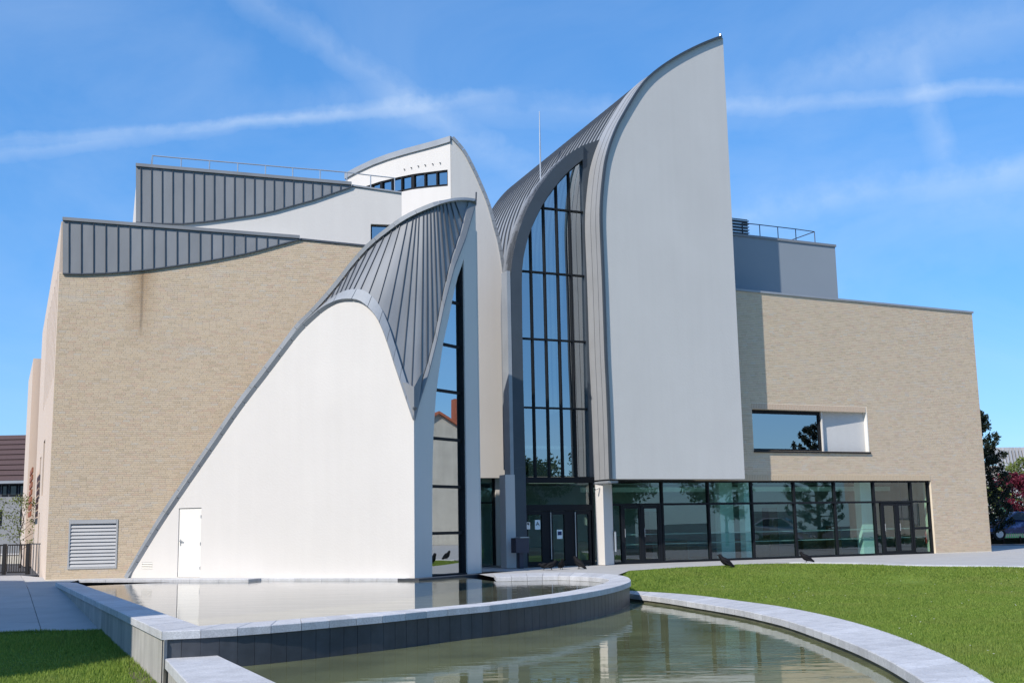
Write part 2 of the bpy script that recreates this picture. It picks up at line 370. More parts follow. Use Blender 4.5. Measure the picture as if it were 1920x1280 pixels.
def pbox_v(pl, u0, u1, z0, z1, q0, q1):
    return [pl.w(u0,z0,q0),pl.w(u1,z0,q0),pl.w(u1,z1,q0),pl.w(u0,z1,q0),pl.w(u0,z0,q1),pl.w(u1,z0,q1),pl.w(u1,z1,q1),pl.w(u0,z1,q1)]
def pbox(name, pl, u0, u1, z0, z1, q0, q1, mat, parent=None):
    return mesh(name, pbox_v(pl,u0,u1,z0,z1,q0,q1), BOXF, mat, parent)
class MB:
    """collects boxes, tubes and prisms that make ONE piece"""
    def __init__(s): s.v = []; s.f = []
    def add(s, v, f):
        k = len(s.v); s.v += [Vector(a) for a in v]; s.f += [tuple(i+k for i in g) for g in f]; return s
    def box(s, a, b):
        (x0,y0,z0),(x1,y1,z1) = a, b
        return s.add([(x0,y0,z0),(x1,y0,z0),(x1,y0,z1),(x0,y0,z1),(x0,y1,z0),(x1,y1,z0),(x1,y1,z1),(x0,y1,z1)], BOXF)
    def pbox(s, pl, *a): return s.add(pbox_v(pl,*a), BOXF)
    def tube(s, pts, rad, n=6):
        pts = [Vector(p) for p in pts]; rads = rad if isinstance(rad,(list,tuple)) else [rad]*len(pts); rings = []
        for i, p in enumerate(pts):
            d = (pts[min(i+1,len(pts)-1)]-pts[max(i-1,0)]).normalized()
            a = d.cross(Vector((0,0,1)))
            if a.length < .05: a = d.cross(Vector((1,0,0)))
            a.normalize(); c = d.cross(a)
            rings.append([p+(a*math.cos(2*math.pi*k/n)+c*math.sin(2*math.pi*k/n))*rads[i] for k in range(n)])
        v = [x for r_ in rings for x in r_]; f = []
        for i in range(len(pts)-1):
            for k in range(n): f.append((i*n+k, i*n+(k+1)%n, (i+1)*n+(k+1)%n, (i+1)*n+k))
        f.append(tuple(range(n-1,-1,-1))); f.append(tuple((len(pts)-1)*n+k for k in range(n)))
        return s.add(v, f)
    def build(s, name, mat, parent=None, smooth=False): return mesh(name, s.v, s.f, mat, parent, smooth)
def wall_poly(name, pl, outer, holes, q0, q1, mat, parent=None):
    """a slab in a vertical plane with openings: outer / holes are (u,z) outlines, q0 front, q1 back"""
    loops = [outer]+list(holes)
    tris = tessellate_polygon([[Vector((u,z,0)) for u,z in l] for l in loops])
    flat = [p for l in loops for p in l]; n = len(flat)
    v = [pl.w(u,z,q0) for u,z in flat]+[pl.w(u,z,q1) for u,z in flat]; f = []
    for t in tris:
        a, b_, c = [flat[i] for i in t]
        ar = (b_[0]-a[0])*(c[1]-a[1])-(b_[1]-a[1])*(c[0]-a[0])
        if abs(ar) < 1e-9: continue
        t = tuple(t) if ar > 0 else tuple(reversed(t))
        f.append(t); f.append(tuple(i+n for i in reversed(t)))
    k = 0
    for li, l in enumerate(loops):
        m_ = len(l)
        area = sum(l[i][0]*l[(i+1)%m_][1]-l[(i+1)%m_][0]*l[i][1] for i in range(m_))
        flip = (area > 0) != (li == 0)
        for i in range(m_):
            a, b_ = k+i, k+(i+1)%m_
            f.append((a,a+n,b_+n,b_) if not flip else (b_,b_+n,a+n,a))
        k += m_
    return mesh(name, v, f, mat, parent)
def inside(poly, x, y):
    c = False; n = len(poly); j = n-1
    for i in range(n):
        xi, yi = poly[i]; xj, yj = poly[j]
        if (yi > y) != (yj > y) and x < (xj-xi)*(y-yi)/(yj-yi)+xi: c = not c
        j = i
    return c
def grid_panel(rows, normal, rough=.006, seed=0):
    """rows: list of lists of points; gives verts/faces with the slight waviness of sheet metal"""
    rr = random.Random(seed); v = []; f = []; nr = len(rows); nc = len(rows[0])
    for i, row in enumerate(rows):
        for j, p in enumerate(row):
            a = rr.uniform(-rough, rough) if 0 < j < nc-1 else 0.
            v.append(Vector(p)+normal*a)
    for i in range(nr-1):
        for j in range(nc-1): f.append((i*nc+j, i*nc+j+1, (i+1)*nc+j+1, (i+1)*nc+j))
    return v, f
def copy_tree(o, parent=None):
    c = o.copy(); COL.objects.link(c); c.parent = parent
    for ch in list(o.children): copy_tree(ch, c)
    return c

# ------------------------------------------------------------------ planes of the place
R1 = ground(1150,1057.5)
W1 = ground(777.5,1082.3); L0 = Vector((-.4005*37.6,37.6,0))
PL = Plane(L0, 12)                                  # brick wing on the left
W0 = PL.at(240,1079); W0.z = 0
PLS = Plane(L0, 113.8)                              # its left side, running back
PW = Plane(W0, math.degrees(math.atan2(W1.y-W0.y, W1.x-W0.x)))   # white wedge, front wall
PS = Plane(W1, 57.3)                                # white wedge, glazed side
S1 = PS.at(900,1000); S1.z = 0
PR = Plane(R1, 25)                                  # brick wing on the right with the long glazing
PT = PR.off(-1.1)                                   # face of the tall sail
PT2 = PT.off(3.48)                                   # face of the smaller sail
PWIN = PR.off(.03)                                  # tall window between the sails
PB = Plane(W0, math.degrees(math.atan2(S1.y-W0.y, S1.x-W0.x)))   # back of the wedge roof
M_brick = brick_material('brick', True); M_brick1 = brick_material('brick_single', False)

def h_left(y):  return interp([(0,-.92),(10,-.85),(16.4,-.72),(20,-.61),(23,-.52),(31.7,-.13),(36,-.004),(60,0)], y)

# ------------------------------------------------------------------ the building
B = empty('civic_building'); tag(B, 'cream brick and white rendered building with curved zinc sail roofs', 'building')

# --- brickwork
def brick_template(name, L, H, D, mat):
    b_ = .0025
    v = [(-L/2+b_,-D,-H/2+b_),(L/2-b_,-D,-H/2+b_),(L/2-b_,-D,H/2-b_),(-L/2+b_,-D,H/2-b_),
         (-L/2,-D+b_,-H/2),(L/2,-D+b_,-H/2),(L/2,-D+b_,H/2),(-L/2,-D+b_,H/2),(-L/2,0,-H/2),(L/2,0,-H/2),(L/2,0,H/2),(-L/2,0,H/2)]
    f = [(0,1,2,3)]+[(i,4+i,4+(i+1)%4,(i+1)%4) for i in range(4)]+[(4+i,8+i,8+(i+1)%4,4+(i+1)%4) for i in range(4)]
    me = bpy.data.meshes.new(name); me.from_pydata(v,[],f); me.materials.append(mat); return me, v, f
BL, BH, JO = .225, .057, .012
single_brick, bv, bf = brick_template('brick', 1., BH, .006, M_brick1)
def row_spans(poly, holes, z):
    """stretches of a wall, free of openings, at height z"""
    def cross(pl_):
        x = []
        for (ua,za),(ub,zb) in zip(pl_, pl_[1:]+pl_[:1]):
            if (za > z) != (zb > z): x.append(ua+(ub-ua)*(z-za)/(zb-za))
        return sorted(x)
    c = cross(poly); spans = [(c[i],c[i+1]) for i in range(0,len(c)-1,2)]
    for h in holes:
        hc = cross(h)
        if len(hc) < 2: continue
        new = []
        for a,b_ in spans:
            if hc[1] <= a or hc[0] >= b_: new.append((a,b_)); continue
            if hc[0] > a: new.append((a,hc[0]))
            if hc[1] < b_: new.append((hc[1],b_))
        spans = new
    return spans
def lay_bricks(pl, poly, holes, q, wall, pick=None, npick=300):
    """wild bond over a wall outline; the bricks nearest to pick are single objects, the others one joined part"""
    zs = [p[1] for p in poly]; P = []; ch = BH+JO; z = min(zs)+ch/2+.003
    while z < max(zs)-ch/2:
        for a,b_ in row_spans(poly, holes, z):
            u = a; first = True
            while u < b_-.03:
                L = BL if not first else BL*random.choice((.25,.5,.75,1.))
                if random.random() < .12: L = BL*.5
                first = False; e = min(u+L, b_)
                if b_-e < .05: e = b_
                P.append(((u+e)/2, z, e-u-.007)); u = e
        z += ch
    if pick: P.sort(key=lambda p: (p[0]-pick[0])**2+((p[1]-pick[1])*1.6)**2)
    singles, rest = (P[:npick], P[npick:]) if pick else ([], P)
    for u, z, L in singles:
        o = bpy.data.objects.new('brick', single_brick); COL.objects.link(o); o.parent = wall
        o.location = pl.w(u,z,q+random.uniform(-.002,.002)); o.rotation_euler = (0,0,R(pl.head)); o.scale = (L,1,1)
    n = len(rest); base = np.array(bv); d = np.array(pl.d); nn = np.array(pl.n); Ls = np.array([p[2] for p in rest])
    org = np.array([list(pl.w(u,z,q+random.uniform(-.0012,.0012))) for u,z,L in rest])
    V = org[:,None,:]+(Ls[:,None]*base[None,:,0])[:,:,None]*d[None,None,:]-base[None,:,1,None]*nn[None,None,:]+base[None,:,2,None]*np.array([0,0,1.])[None,None,:]
    V = V.reshape(-1,3)
    Fq = (np.array(bf)[None]+(np.arange(n)*len(bv))[:,None,None]).reshape(-1,4)
    me = bpy.data.meshes.new('brickwork')
    me.vertices.add(len(V)); me.vertices.foreach_set('co', V.ravel())
    me.loops.add(Fq.size); me.loops.foreach_set('vertex_index', Fq.ravel().astype(np.int32))
    me.polygons.add(len(Fq)); me.polygons.foreach_set('loop_start', np.arange(0,Fq.size,4,dtype=np.int32))
    me.polygons.foreach_set('loop_total', np.full(len(Fq),4,dtype=np.int32))
    at = me.attributes.new('tint','FLOAT','FACE'); at.data.foreach_set('value', np.repeat(rng.random(n),len(bf)).astype(np.float32))
    me.materials.append(M_brick); me.update(calc_edges=True); me.shade_flat()
    o = bpy.data.objects.new('brickwork', me); COL.objects.link(o); o.parent = wall; o['kind'] = 'stuff'
    return o
def soldier_course(pl, u0, u1, z0, z1, q, wall):
    n = int((u1-u0)/.077); mb = MB()
    for i in range(n):
        u = u0+i*.077; mb.pbox(pl, u, u+.066, z0, z1, q-.016-random.uniform(0,.003), q)
    o = mb.build('brick_soldier_course', M_brick1, wall); o['kind'] = 'stuff'; return o

# ================= left wing
zl_top = lambda x: 413+.077*(x-119)
lowc = [(113,513),(150,514),(200,512.5),(245,509),(292,504),(337,497.5),(382,491),(427,482.5),(470,474),(512,462.5),(556,450.5)]
edge_r = (760, 469)
outL = [PL.uz(92,1079+4)]+[(PL.uz(780,1079)[0], -.05)]+[PL.uz(*edge_r)]+[PL.uz(x,y) for x,y in reversed(lowc[1:])]+[(0.0, PL.uz(117,512)[1])]
outL[0] = (0.0, -.05)
louv = [PL.uz(126.3,1065.7), PL.uz(218.7,1065), PL.uz(221.7,973.7), PL.uz(130,973.7)]
lu0, lu1 = PL.uz(128,1020)[0], PL.uz(220,1020)[0]; lz0, lz1 = PL.uz(172,1065.4)[1], PL.uz(172,973.7)[1]
louv = [(lu0,lz0),(lu1,lz0),(lu1,lz1),(lu0,lz1)]
wallL = wall_poly('brick_wall', PL, outL, [louv], 0, .4, M_mortar, B)
lay_bricks(PL, [(u,max(z,.01)) for u,z in outL], [louv], 0, wallL, pick=(lu1+.9, 1.6))
# louvre
lv = pbox('louvre_frame', PL, lu0+.01, lu1-.01, lz0+.01, lz1-.01, .12, .16, M_seam, B)
for a in ((lu0,lu0+.05,lz0,lz1),(lu1-.05,lu1,lz0,lz1),(lu0+.05,lu1-.05,lz0,lz0+.05)):
    pbox('louvre_frame_bar', PL, *a, -.03, .12, M_louvre, lv)
pbox('louvre_head', PL, lu0+.05, lu1-.05, lz1-.13, lz1, -.035, .12, M_louvre, lv)
nsl = 12
for i in range(nsl):
    za = lz0+.06+(lz1-.14-lz0-.06)*i/nsl; zb = lz0+.06+(lz1-.14-lz0-.06)*(i+1)/nsl
    v = [PL.w(lu0+.05,za,-.02),PL.w(lu1-.05,za,-.02),PL.w(lu1-.05,zb-.022,.015),PL.w(lu0+.05,zb-.022,.015),
         PL.w(lu0+.05,za-.012,-.005),PL.w(lu1-.05,za-.012,-.005),PL.w(lu1-.05,zb-.03,.03),PL.w(lu0+.05,zb-.03,.03)]
    mesh('louvre_slat', v, BOXF, M_louvre, lv)
# zinc bands: panels with standing seams
def zinc_band(pl, top, bottom, xs, q, name='zinc_band', seamw=.028, yref=450):
    par = pbox(name, pl, pl.uz(xs[0],yref)[0]+.05, pl.uz(xs[0],yref)[0]+.10, 5, 5.05, .3, .35, M_seam, B)   # hidden fixing rail
    tp = [pl.uz(x,top(x)) for x in xs]; bt = []
    for x in xs: bt.append(pl.uz(x, interp(bottom,x)))
    for i in range(len(xs)-1):
        rows = []
        for k in range(6):
            a = Vector(pl.w(*tp[i],q)).lerp(pl.w(*bt[i],q), k/5); c = Vector(pl.w(*tp[i+1],q)).lerp(pl.w(*bt[i+1],q), k/5)
            rows.append([c.lerp(a,j/3) for j in range(4)])
        v, f = grid_panel(rows, pl.n, .005, i*7+3)
        f = [tuple(reversed(g)) for g in f]
        o = mesh('zinc_panel', v, f, M_zinc, par, True)
        if i > 0 or True:
            (ua,za),(ub,zb) = tp[i], bt[i]
            w = seamw/2
            sv = [pl.w(ub-w,zb,q+.01),pl.w(ub+w,zb,q+.01),pl.w(ua+w,za,q+.01),pl.w(ua-w,za,q+.01),
                  pl.w(ub-w*.6,zb,q-.045),pl.w(ub+w*.6,zb,q-.045),pl.w(ua+w*.6,za,q-.045),pl.w(ua-w*.6,za,q-.045)]
            if i > 0: mesh('standing_seam', sv, [tuple(reversed(g)) for g in BOXF], M_seam, par)
    # verge capping above, drip edge below
    mb = MB(); mb2 = MB()
    for i in range(len(xs)-1):
        (ua,za),(ub,zb) = tp[i], tp[i+1]
        mb.add([pl.w(ua,za-.02,q-.07),pl.w(ub,zb-.02,q-.07),pl.w(ub,zb+.09,q-.07),pl.w(ua,za+.09,q-.07),
                pl.w(ua,za-.02,q+.5),pl.w(ub,zb-.02,q+.5),pl.w(ub,zb+.09,q+.5),pl.w(ua,za+.09,q+.5)], BOXF)
        (ua,za),(ub,zb) = bt[i], bt[i+1]
        mb2.add([pl.w(ua,za-.025,q-.035),pl.w(ub,zb-.025,q-.035),pl.w(ub,zb+.015,q-.035),pl.w(ua,za+.015,q-.035),
                pl.w(ua,za-.025,q+.06),pl.w(ub,zb-.025,q+.06),pl.w(ub,zb+.02,q+.06),pl.w(ua,za+.02,q+.06)], BOXF)
    mb.build('verge_capping', M_zinc, par); mb2.build('drip_edge', M_seam, par)
    return par
xsL = [118,129.5]+[129.5+23.2*k*(1-.0035*k) for k in range(1,19)]+[562]
xsL = sorted(x for x in xsL if x <= 562)
zinc_band(PL, zl_top, lowc+[(562,449)], xsL, -.04)
# parapet trim right of the band
(ua,za),(ub,zb) = PL.uz(563,449), PL.uz(*edge_r)
mb = MB().add([PL.w(ua,za-.02,-.05),PL.w(ub,zb-.02,-.05),PL.w(ub,zb+.04,-.05),PL.w(ua,za+.04,-.05),PL.w(ua,za-.02,.5),PL.w(ub,zb-.02,.5),PL.w(ub,zb+.04,.5),PL.w(ua,za+.04,.5)], BOXF)
mb.build('parapet_capping', M_seam, B)
# left side of the wing, slender slot windows
zt = PL.uz(118,415)[1]; far_u = PLS.uz(62,1000)[0]
zf = PLS.uz(83,608)[1]
lowsl = []
sl_x = [(112,108.5),(107,103.5),(102.5,99.5),(98.5,96),(95,93),(92,90),(89.5,87.8)]
slots = []
for i in range(8):
    ua = .9+i*1.35; slots.append([(ua,6.6-.02*i),(ua+.42,6.6-.02*i),(ua+.42,10.3),(ua,10.3)])
PLSi = PLS
def side_wall():
    outer = [(0,-.1),(far_u,-.1),(far_u,zf),(.02,zt)]
    pln = Plane(L0, 113.8)
    lower = [[(6.5,2.9),(8.3,2.9),(8.3,5.0),(6.5,5.0)],[(10.5,2.9),(12,2.9),(12,4.6),(10.5,4.6)],[(9.2,.0),(10.6,.0),(10.6,2.3),(9.2,2.3)]]
    w_ = wall_poly('side_wall', pln, outer, slots+lower, 0, -.35, M_beige, B)
    for s_ in slots+lower:
        u0_, z0_ = s_[0]; u1_, z1_ = s_[2]
        pbox('slot_window', pln, u0_, u1_, z0_, z1_, -.2, -.24, M_carglass, B)
    return w_
side_wall()
# lower volume further back on the left
pq = PLS.w(far_u+.3, 0, 0)
bq = Plane((pq.x,pq.y), 24)
mb = MB(); mb.pbox(bq, bq.uz(47,1000)[0], 7, 0, bq.uz(72,672)[1], 0, 9); mb.build('rear_wing_wall', M_beige, B)
# terracotta sun slats on the side wall
ts = empty('sun_slats'); ts.parent = B
for i in range(7):
    z = 2.2+i*.30; mb = MB(); mb.pbox(PLS, 11.5, 15.5, z, z+.2, .25, .31); mb.build('slat', M_terra, ts)

# ================= upper storey on the left (set back a little)
PU = PL.off(.28)
upc = [(255,417.5),(302,420),(345,420),(387,416),(440,408.7),(477,403.7),(515,396),(550,386),(587,376),(622,363.7),(659,351)]
up_top = lambda x: 312+.0864*(x-255)
u_l = PU.uz(255,400)[0]; u_r = PU.uz(753,400)[0]
win_u = [PU.uz(695,462), PU.uz(731,462), PU.uz(731,420), PU.uz(695,420)]
wu0, wu1 = PU.uz(695,440)[0], PU.uz(731,440)[0]; wz1 = PU.uz(712,420.5)[1]; wz0 = wz1-1.45
win_u = [(wu0,wz0),(wu1,wz0),(wu1,wz1),(wu0,wz1)]
zb_u = PU.uz(300,500)[1]-1
outU = [(u_l,zb_u),(u_r,zb_u),PU.uz(753,362)]+[PU.uz(x,y) for x,y in reversed(upc)]
outU[-1] = (u_l, outU[-1][1])
wall_poly('upper_wall', PU, outU, [win_u], 0, .3, M_white, B)
pbox('upper_window_frame', PU, wu0, wu1, wz0, wz1, .2, .23, M_frame, B)
o = pbox('upper_window_pane', PU, wu0+.06, wu1-.06, wz0+.06, wz1-.06, .17, .18, M_glassm, B)
pbox('window_sill', PU, wu0-.02, wu1+.02, wz0-.05, wz0, -.03, .2, M_frame, B)
xsU = [255,264]+[264+20.1*k*(1-.0035*k) for k in range(1,25)]+[659]
xsU = sorted(x for x in xsU if x <= 659)
zinc_band(PU, up_top, upc, xsU, -.04, yref=350)
(ua,za),(ub,zb) = PU.uz(660,348.5), PU.uz(753,362)
MB().add([PU.w(ua,za-.02,-.05),PU.w(ub,zb-.02,-.05),PU.w(ub,zb+.04,-.05),PU.w(ua,za+.04,-.05),PU.w(ua,za-.02,.5),PU.w(ub,zb-.02,.5),PU.w(ub,zb+.04,.5),PU.w(ua,za+.04,.5)], BOXF).build('parapet_capping', M_zincl, B)
# its left return, white
pu0 = PU.w(u_l,0,0); PUS = Plane((pu0.x,pu0.y), 110)
ztu = PU.uz(255,313)[1]
wall_poly('upper_side_wall', PUS, [(0,zb_u),(9,zb_u),(9,ztu-2.2),(0.02,ztu)], [[(1.0,ztu-3.2),(1.9,ztu-3.2),(1.9,ztu-1.7),(1.0,ztu-1.7)]], 0, -.3, M_white, B)
pbox('upper_side_window', PUS, 1.0,1.9,ztu-3.2,ztu-1.7,-.2,-.22, M_carglass, B)
# roofs of the left wing (flat decks out of sight)
mesh('roof_deck', [PL.w(0.1,zb_u,.3),PL.w(outL[2][0],zb_u,.3),PL.w(outL[2][0],zb_u,12),PLS.w(12,zb_u,-.4)], [(0,1,2,3)], M_conc, B)
mesh('roof_deck', [PU.w(u_l+.1,ztu-1.6,.3),PU.w(u_r,ztu-2.2,.3),PU.w(u_r,ztu-2.2,9),PUS.w(8,ztu-1.8,-.35)], [(0,1,2,3)], M_conc, B)
# guard rail on the upper roof
PRL = PU.off(.9)
rl = empty('roof_railing'); rl.parent = B
posts = [(286,292,313),(340,297,318),(393,301.5,323),(446,306,327.5),(498,310.5,332),(549,315,337),(600.5,319,341),(650.5,323.5,345),(695,329,354),(740,334,360)]
mbt, mbm = [], []
for x,yt,yb in posts:
    a = PRL.at(x,yt); b_ = a.copy(); b_.z -= 1.05
    MB().tube([a,b_], .022, 6).build('railing_post', M_steel, rl); mbt.append(a); mbm.append(a-Vector((0,0,.5)))
MB().tube(mbt, .022, 6).build('railing_rail', M_steel, rl); MB().tube(mbm, .015, 6).build('railing_rail', M_steel, rl)
a = mbt[0]; mb = MB(); mb.tube([a, a+PUS.d*2.2-Vector((0,0,.2))], .022); mb.build('railing_rail', M_steel, rl)

# ================= small sail in the middle: lit side wall with a ribbon of windows, grey face with curved edge
c845 = PT2.at(845.7,400)
w2p = [Vector((c845.x,c845.y,0))]
e753 = PU.at(753,400); e753.z = 0
dirv = Vector((-.88,.475,0))*1.9
perp = Vector((-dirv.y, dirv.x, 0)).normalized()
if perp.y < 0: perp = -perp
def w2_plan(t):                                    # gently bowed wall in plan, t = 0 at the corner, 1 at the grey wall, 2.6 far end
    return w2p[0] + dirv*t*1.0 + perp*(.03*t*t)
def w2_at(px, py):
    d = RT*((px-960)/F) - UP*((py-640)/F) + FW
    lo, hi = -.4, 3.2
    def side(t):
        p = w2_plan(t)-CAM; return p.x*d.y-p.y*d.x
    for _ in range(50):
        mid = (lo+hi)/2
        if (side(lo) > 0) != (side(mid) > 0): hi = mid
        else: lo = mid
    p = w2_plan(lo); k = (Vector((p.x,p.y))-Vector((0,0))).length/Vector((d.x,d.y)).length
    return lo, EYE+d.z*k
topc = [(846,265),(820,273),(790,281),(760,289),(730,298),(700,309),(670,323),(648,335)]
wtop = [(845.5,318),(840,318),(808,322),(777,326),(745,332.5),(712,340.5),(682,350.5),(660,358)]
wbot = [(845.5,348),(840,348.7),(808,351.5),(775,355),(752,360),(712,368),(682,377),(660,385)]
def curve2(c): 
    l = [w2_at(x,y) for x,y in c]; return sorted(l)
ct, cwt, cwb = curve2(topc), curve2(wtop), curve2(wbot)
tmax = ct[-1][0]
def wall_strip(name, lo, hi, t0, t1, n, mat, q=0., th=.3):
    v = []; f = []
    for i in range(n+1):
        t = t0+(t1-t0)*i/n; p = w2_plan(t); a = lo(t); b_ = hi(t)
        nrm = (w2_plan(t+.01)-w2_plan(t-.01)).normalized(); nr = Vector((nrm.y,-nrm.x,0))
        if nr.y < 0: nr = -nr                       # inwards
        for z, s_ in ((a,q),(b_,q),(b_,q+th),(a,q+th)): v.append(p+nr*s_+Vector((0,0,z)))
    for i in range(n):
        for k in range(4): f.append((4*i+k,4*(i+1)+k,4*(i+1)+(k+1)%4,4*i+(k+1)%4))
    f += [(3,2,1,0),(4*n,4*n+1,4*n+2,4*n+3)]
    f = [tuple(reversed(g)) for g in f]
    return mesh(name, v, f, mat, B)
fT, fWT, fWB = (lambda t: interp(ct,t)), (lambda t: interp(cwt,t)), (lambda t: interp(cwb,t))
t_a = w2_at(839.5,330)[0]
wall_strip('ribbon_wall', lambda t: 6.5, fWB, 0, tmax, 26, M_white)
wall_strip('ribbon_wall', fWT, fT, 0, tmax, 26, M_white)
wall_strip('ribbon_wall', fWB, fWT, 0, t_a, 2, M_white)
wall_strip('window_surround', lambda t: fWB(t)-.0, lambda t: fWB(t)+.09, t_a, tmax, 24, M_frame, .03, .14)
wall_strip('window_surround', lambda t: fWT(t)-.05, lambda t: fWT(t), t_a, tmax, 24, M_frame, .03, .14)
for xm, wd in ((839.5,.035),(818.5,.03),(796,.03),(773,.07),(752.5,.03),(734,.03),(714,.06),(696,.03),(680,.03)):
    t = w2_at(xm,340)[0]; wdt = wd/dirv.length
    wall_strip('window_mullion', fWB, fWT, t-wdt, t+wdt, 1, M_frame, .02, .14)
ms = [w2_at(x,340)[0] for x in (839.5,818.5,796,773,752.5,734,714,696,680,662)]
for a, b_ in zip(ms, ms[1:]):
    wall_strip('window_pane', fWB, fWT, a+.02, b_-.02, 2, M_glassm, .10, .012)
wall_strip('room_back', fWB, fWT, t_a, tmax, 6, M_intlite, 1.6, .1)
wall_strip('verge_capping', lambda t: fT(t)-.03, lambda t: fT(t)+.20, -.015, tmax, 26, M_zincl, -.07, .5)
for x,y in ((759,318),(772,315),(785,312),(798,310),(812,308),(826,306)):
    t, z = w2_at(x,y); p = w2_plan(t); MB().tube([p+Vector((0,0,z)), p+Vector((-.03,-.05,z))], .022, 8).build('vent_hole', M_seam, B)
# face with the curved right edge
petal = [(847,259),(858,271),(870,286),(882,308),(893,331),(903,354),(912,376),(919,398),(925,421),(931,442),(936,464),(940,488),(943.5,513),(946,540),(947.8,570),(949,620),(950.5,680),(951.8,760),(953,830),(954,895.5)]
pet = [PT2.uz(x,y) for x,y in petal]
pz = pet[-1][1]; pul = PT2.uz(845.7,300)[0]; 
outer = [(pul,pz)]+[(pet[-1][0],pz)]+[p for p in reversed(pet[:-1])]+[(pul, pet[0][1]-.02)]
wall_poly('sail_face', PT2, outer, [], 0, .35, M_white, B)
mb = MB(); cur = resample([(u,z,0) for u,z in pet], 46)
capp = empty('sail_edge_capping'); capp.parent = B
for i in range(45):
    a, b_ = cur[i], cur[i+1]; g = (b_-a)*.02
    mb = MB(); t = (b_-a).normalized(); nx, nz_ = t.y, -t.x
    if nx < 0: nx, nz_ = -nx, -nz_
    w = .09; aa = a+g; bb = b_-g
    pts = [(aa.x-nx*.04,aa.y-nz_*.04),(aa.x+nx*w,aa.y+nz_*w),(bb.x+nx*w,bb.y+nz_*w),(bb.x-nx*.04,bb.y-nz_*.04)]
    if (pts[1][0]-pts[0][0])*(pts[2][1]-pts[0][1])-(pts[1][1]-pts[0][1])*(pts[2][0]-pts[0][0]) < 0: pts = pts[::-1]
    mb.add([PT2.w(*p,-.05) for p in pts]+[PT2.w(*p,2.6) for p in pts], BOXF)
    mb.build('capping_sheet', M_zincl, capp)
# roof behind that face, curving back
cv = resample([(u,z,0) for u,z in pet], 30); v=[]; f=[]
for c in cv:
    for q in (.3, 3, 6, 9): v.append(PT2.w(c.x, c.y-q*.18, q))
for i in range(29):
    for k in range(3): f.append((4*i+k,4*i+k+1,4*i+k+5,4*i+k+4))
mesh('sail_roof', v, f, M_zinc, B, True)

# ================= white wedge with the bell-shaped roof
front = [(240,1078),(300,985.5),(350,911),(400,838.5),(450,766),(500,700.5),(530,661),(560,622.5),(585,597.5),(610,577.5),(635,565.5),(655,562.5),(675,565),(692.5,577.5),(710,600),(725,635),(740,680),(755,725),(766,758),(775.5,786)]
fr3 = [PW.at(x,y) for x,y in front]; fr3[0].z = -.02
fuz = [((p-PW.p).dot(PW.d), p.z) for p in fr3]
uW1 = (W1-PW.p).dot(PW.d); fuz[-1] = (uW1, fuz[-1][1])
cs = resample([(u,z,0) for u,z in fuz], 90)
door_px = ((333.8,376.2),(951.8,1079))
du0, du1 = PW.uz(333.8,1015)[0], PW.uz(376.3,1015)[0]; dz1 = PW.uz(356,951.8)[1]
vu0, vu1 = PW.uz(266,1060)[0], PW.uz(285.8,1060)[0]; vz0, vz1 = PW.uz(276,1066.5)[1], PW.uz(276,1054)[1]
dh = [(du0,.02),(du1,.02),(du1,dz1),(du0,dz1)]; vh = [(vu0,vz0),(vu1,vz0),(vu1,vz1),(vu0,vz1)]
outW = [(0,-.25),(uW1,-.25)]+[(c.x,c.y) for c in reversed(cs)]
wall_poly('wedge_wall', PW, outW, [dh,vh], 0, .3, M_white, B)
dr = pbox('service_door', PW, du0+.012, du1-.012, .03, dz1-.012, .03, .08, M_door, B)
pbox('door_shadow_gap', PW, du0, du1, .0, dz1, .09, .12, M_seam, B)
mb = MB(); mb.pbox(PW, du0+.07, du0+.10, 1.0, 1.2, .015, .03); mb.pbox(PW, du0+.07, du0+.20, 1.13, 1.155, -.03, -.01); mb.pbox(PW, du0+.075, du0+.095, 1.13, 1.155, -.02, .02)
mb.build('door_handle', M_steel, dr)
for zz in (.25,1.0,1.85): pbox('hinge', PW, du1-.02, du1+.005, zz, zz+.1, -.012, .03, M_steel, dr)
vt = pbox('vent_grille', PW, vu0, vu1, vz0, vz1, .10, .12, M_seam, B)
for i in range(4):
    z = vz0+(vz1-vz0)*(i+.2)/4; v = [PW.w(vu0,z,-.015),PW.w(vu1,z,-.015),PW.w(vu1,z+.055,.05),PW.w(vu0,z+.055,.05),PW.w(vu0,z-.012,0),PW.w(vu1,z-.012,0),PW.w(vu1,z+.04,.065),PW.w(vu0,z+.04,.065)]
    mesh('vent_blade', v, BOXF, M_door, vt)
# glazed side
sw_u1 = (S1-PS.p).dot(PS.d)
zc0 = fuz[-1][1]; zpk = PS.at(892,381).z
zpk = PB.at(892.5,378).z
gl_l = [(810.3,1079),(810.2,1030),(810.5,960),(811,880),(812.5,820),(817,745),(822.5,700),(831,643),(841,598),(848.7,560),(858,520),(866,497),(870,487)]
glp = [PS.uz(x,y) for x,y in gl_l]; glp[0] = (glp[0][0], -.05)
gur = PS.uz(873.5,800)[0]
glp = [(min(u,gur-.02),z) for u,z in glp]
hole = [(gur,-.05)]+[(gur,glp[-1][1]+.02)]+list(reversed(glp))
hole = [(u,z) for u,z in hole]
lip_px = [(783,758),(802,698),(817,639),(831,572),(850,501),(871,447)]
lip = [(0.,zc0)]+sorted(PS.uz(x,y) for x,y in lip_px)+[(sw_u1,zpk)]
edge_top = lambda u: interp(lip, u)
outS = [(0,-.25),(glp[0][0]-.001,-.25)]
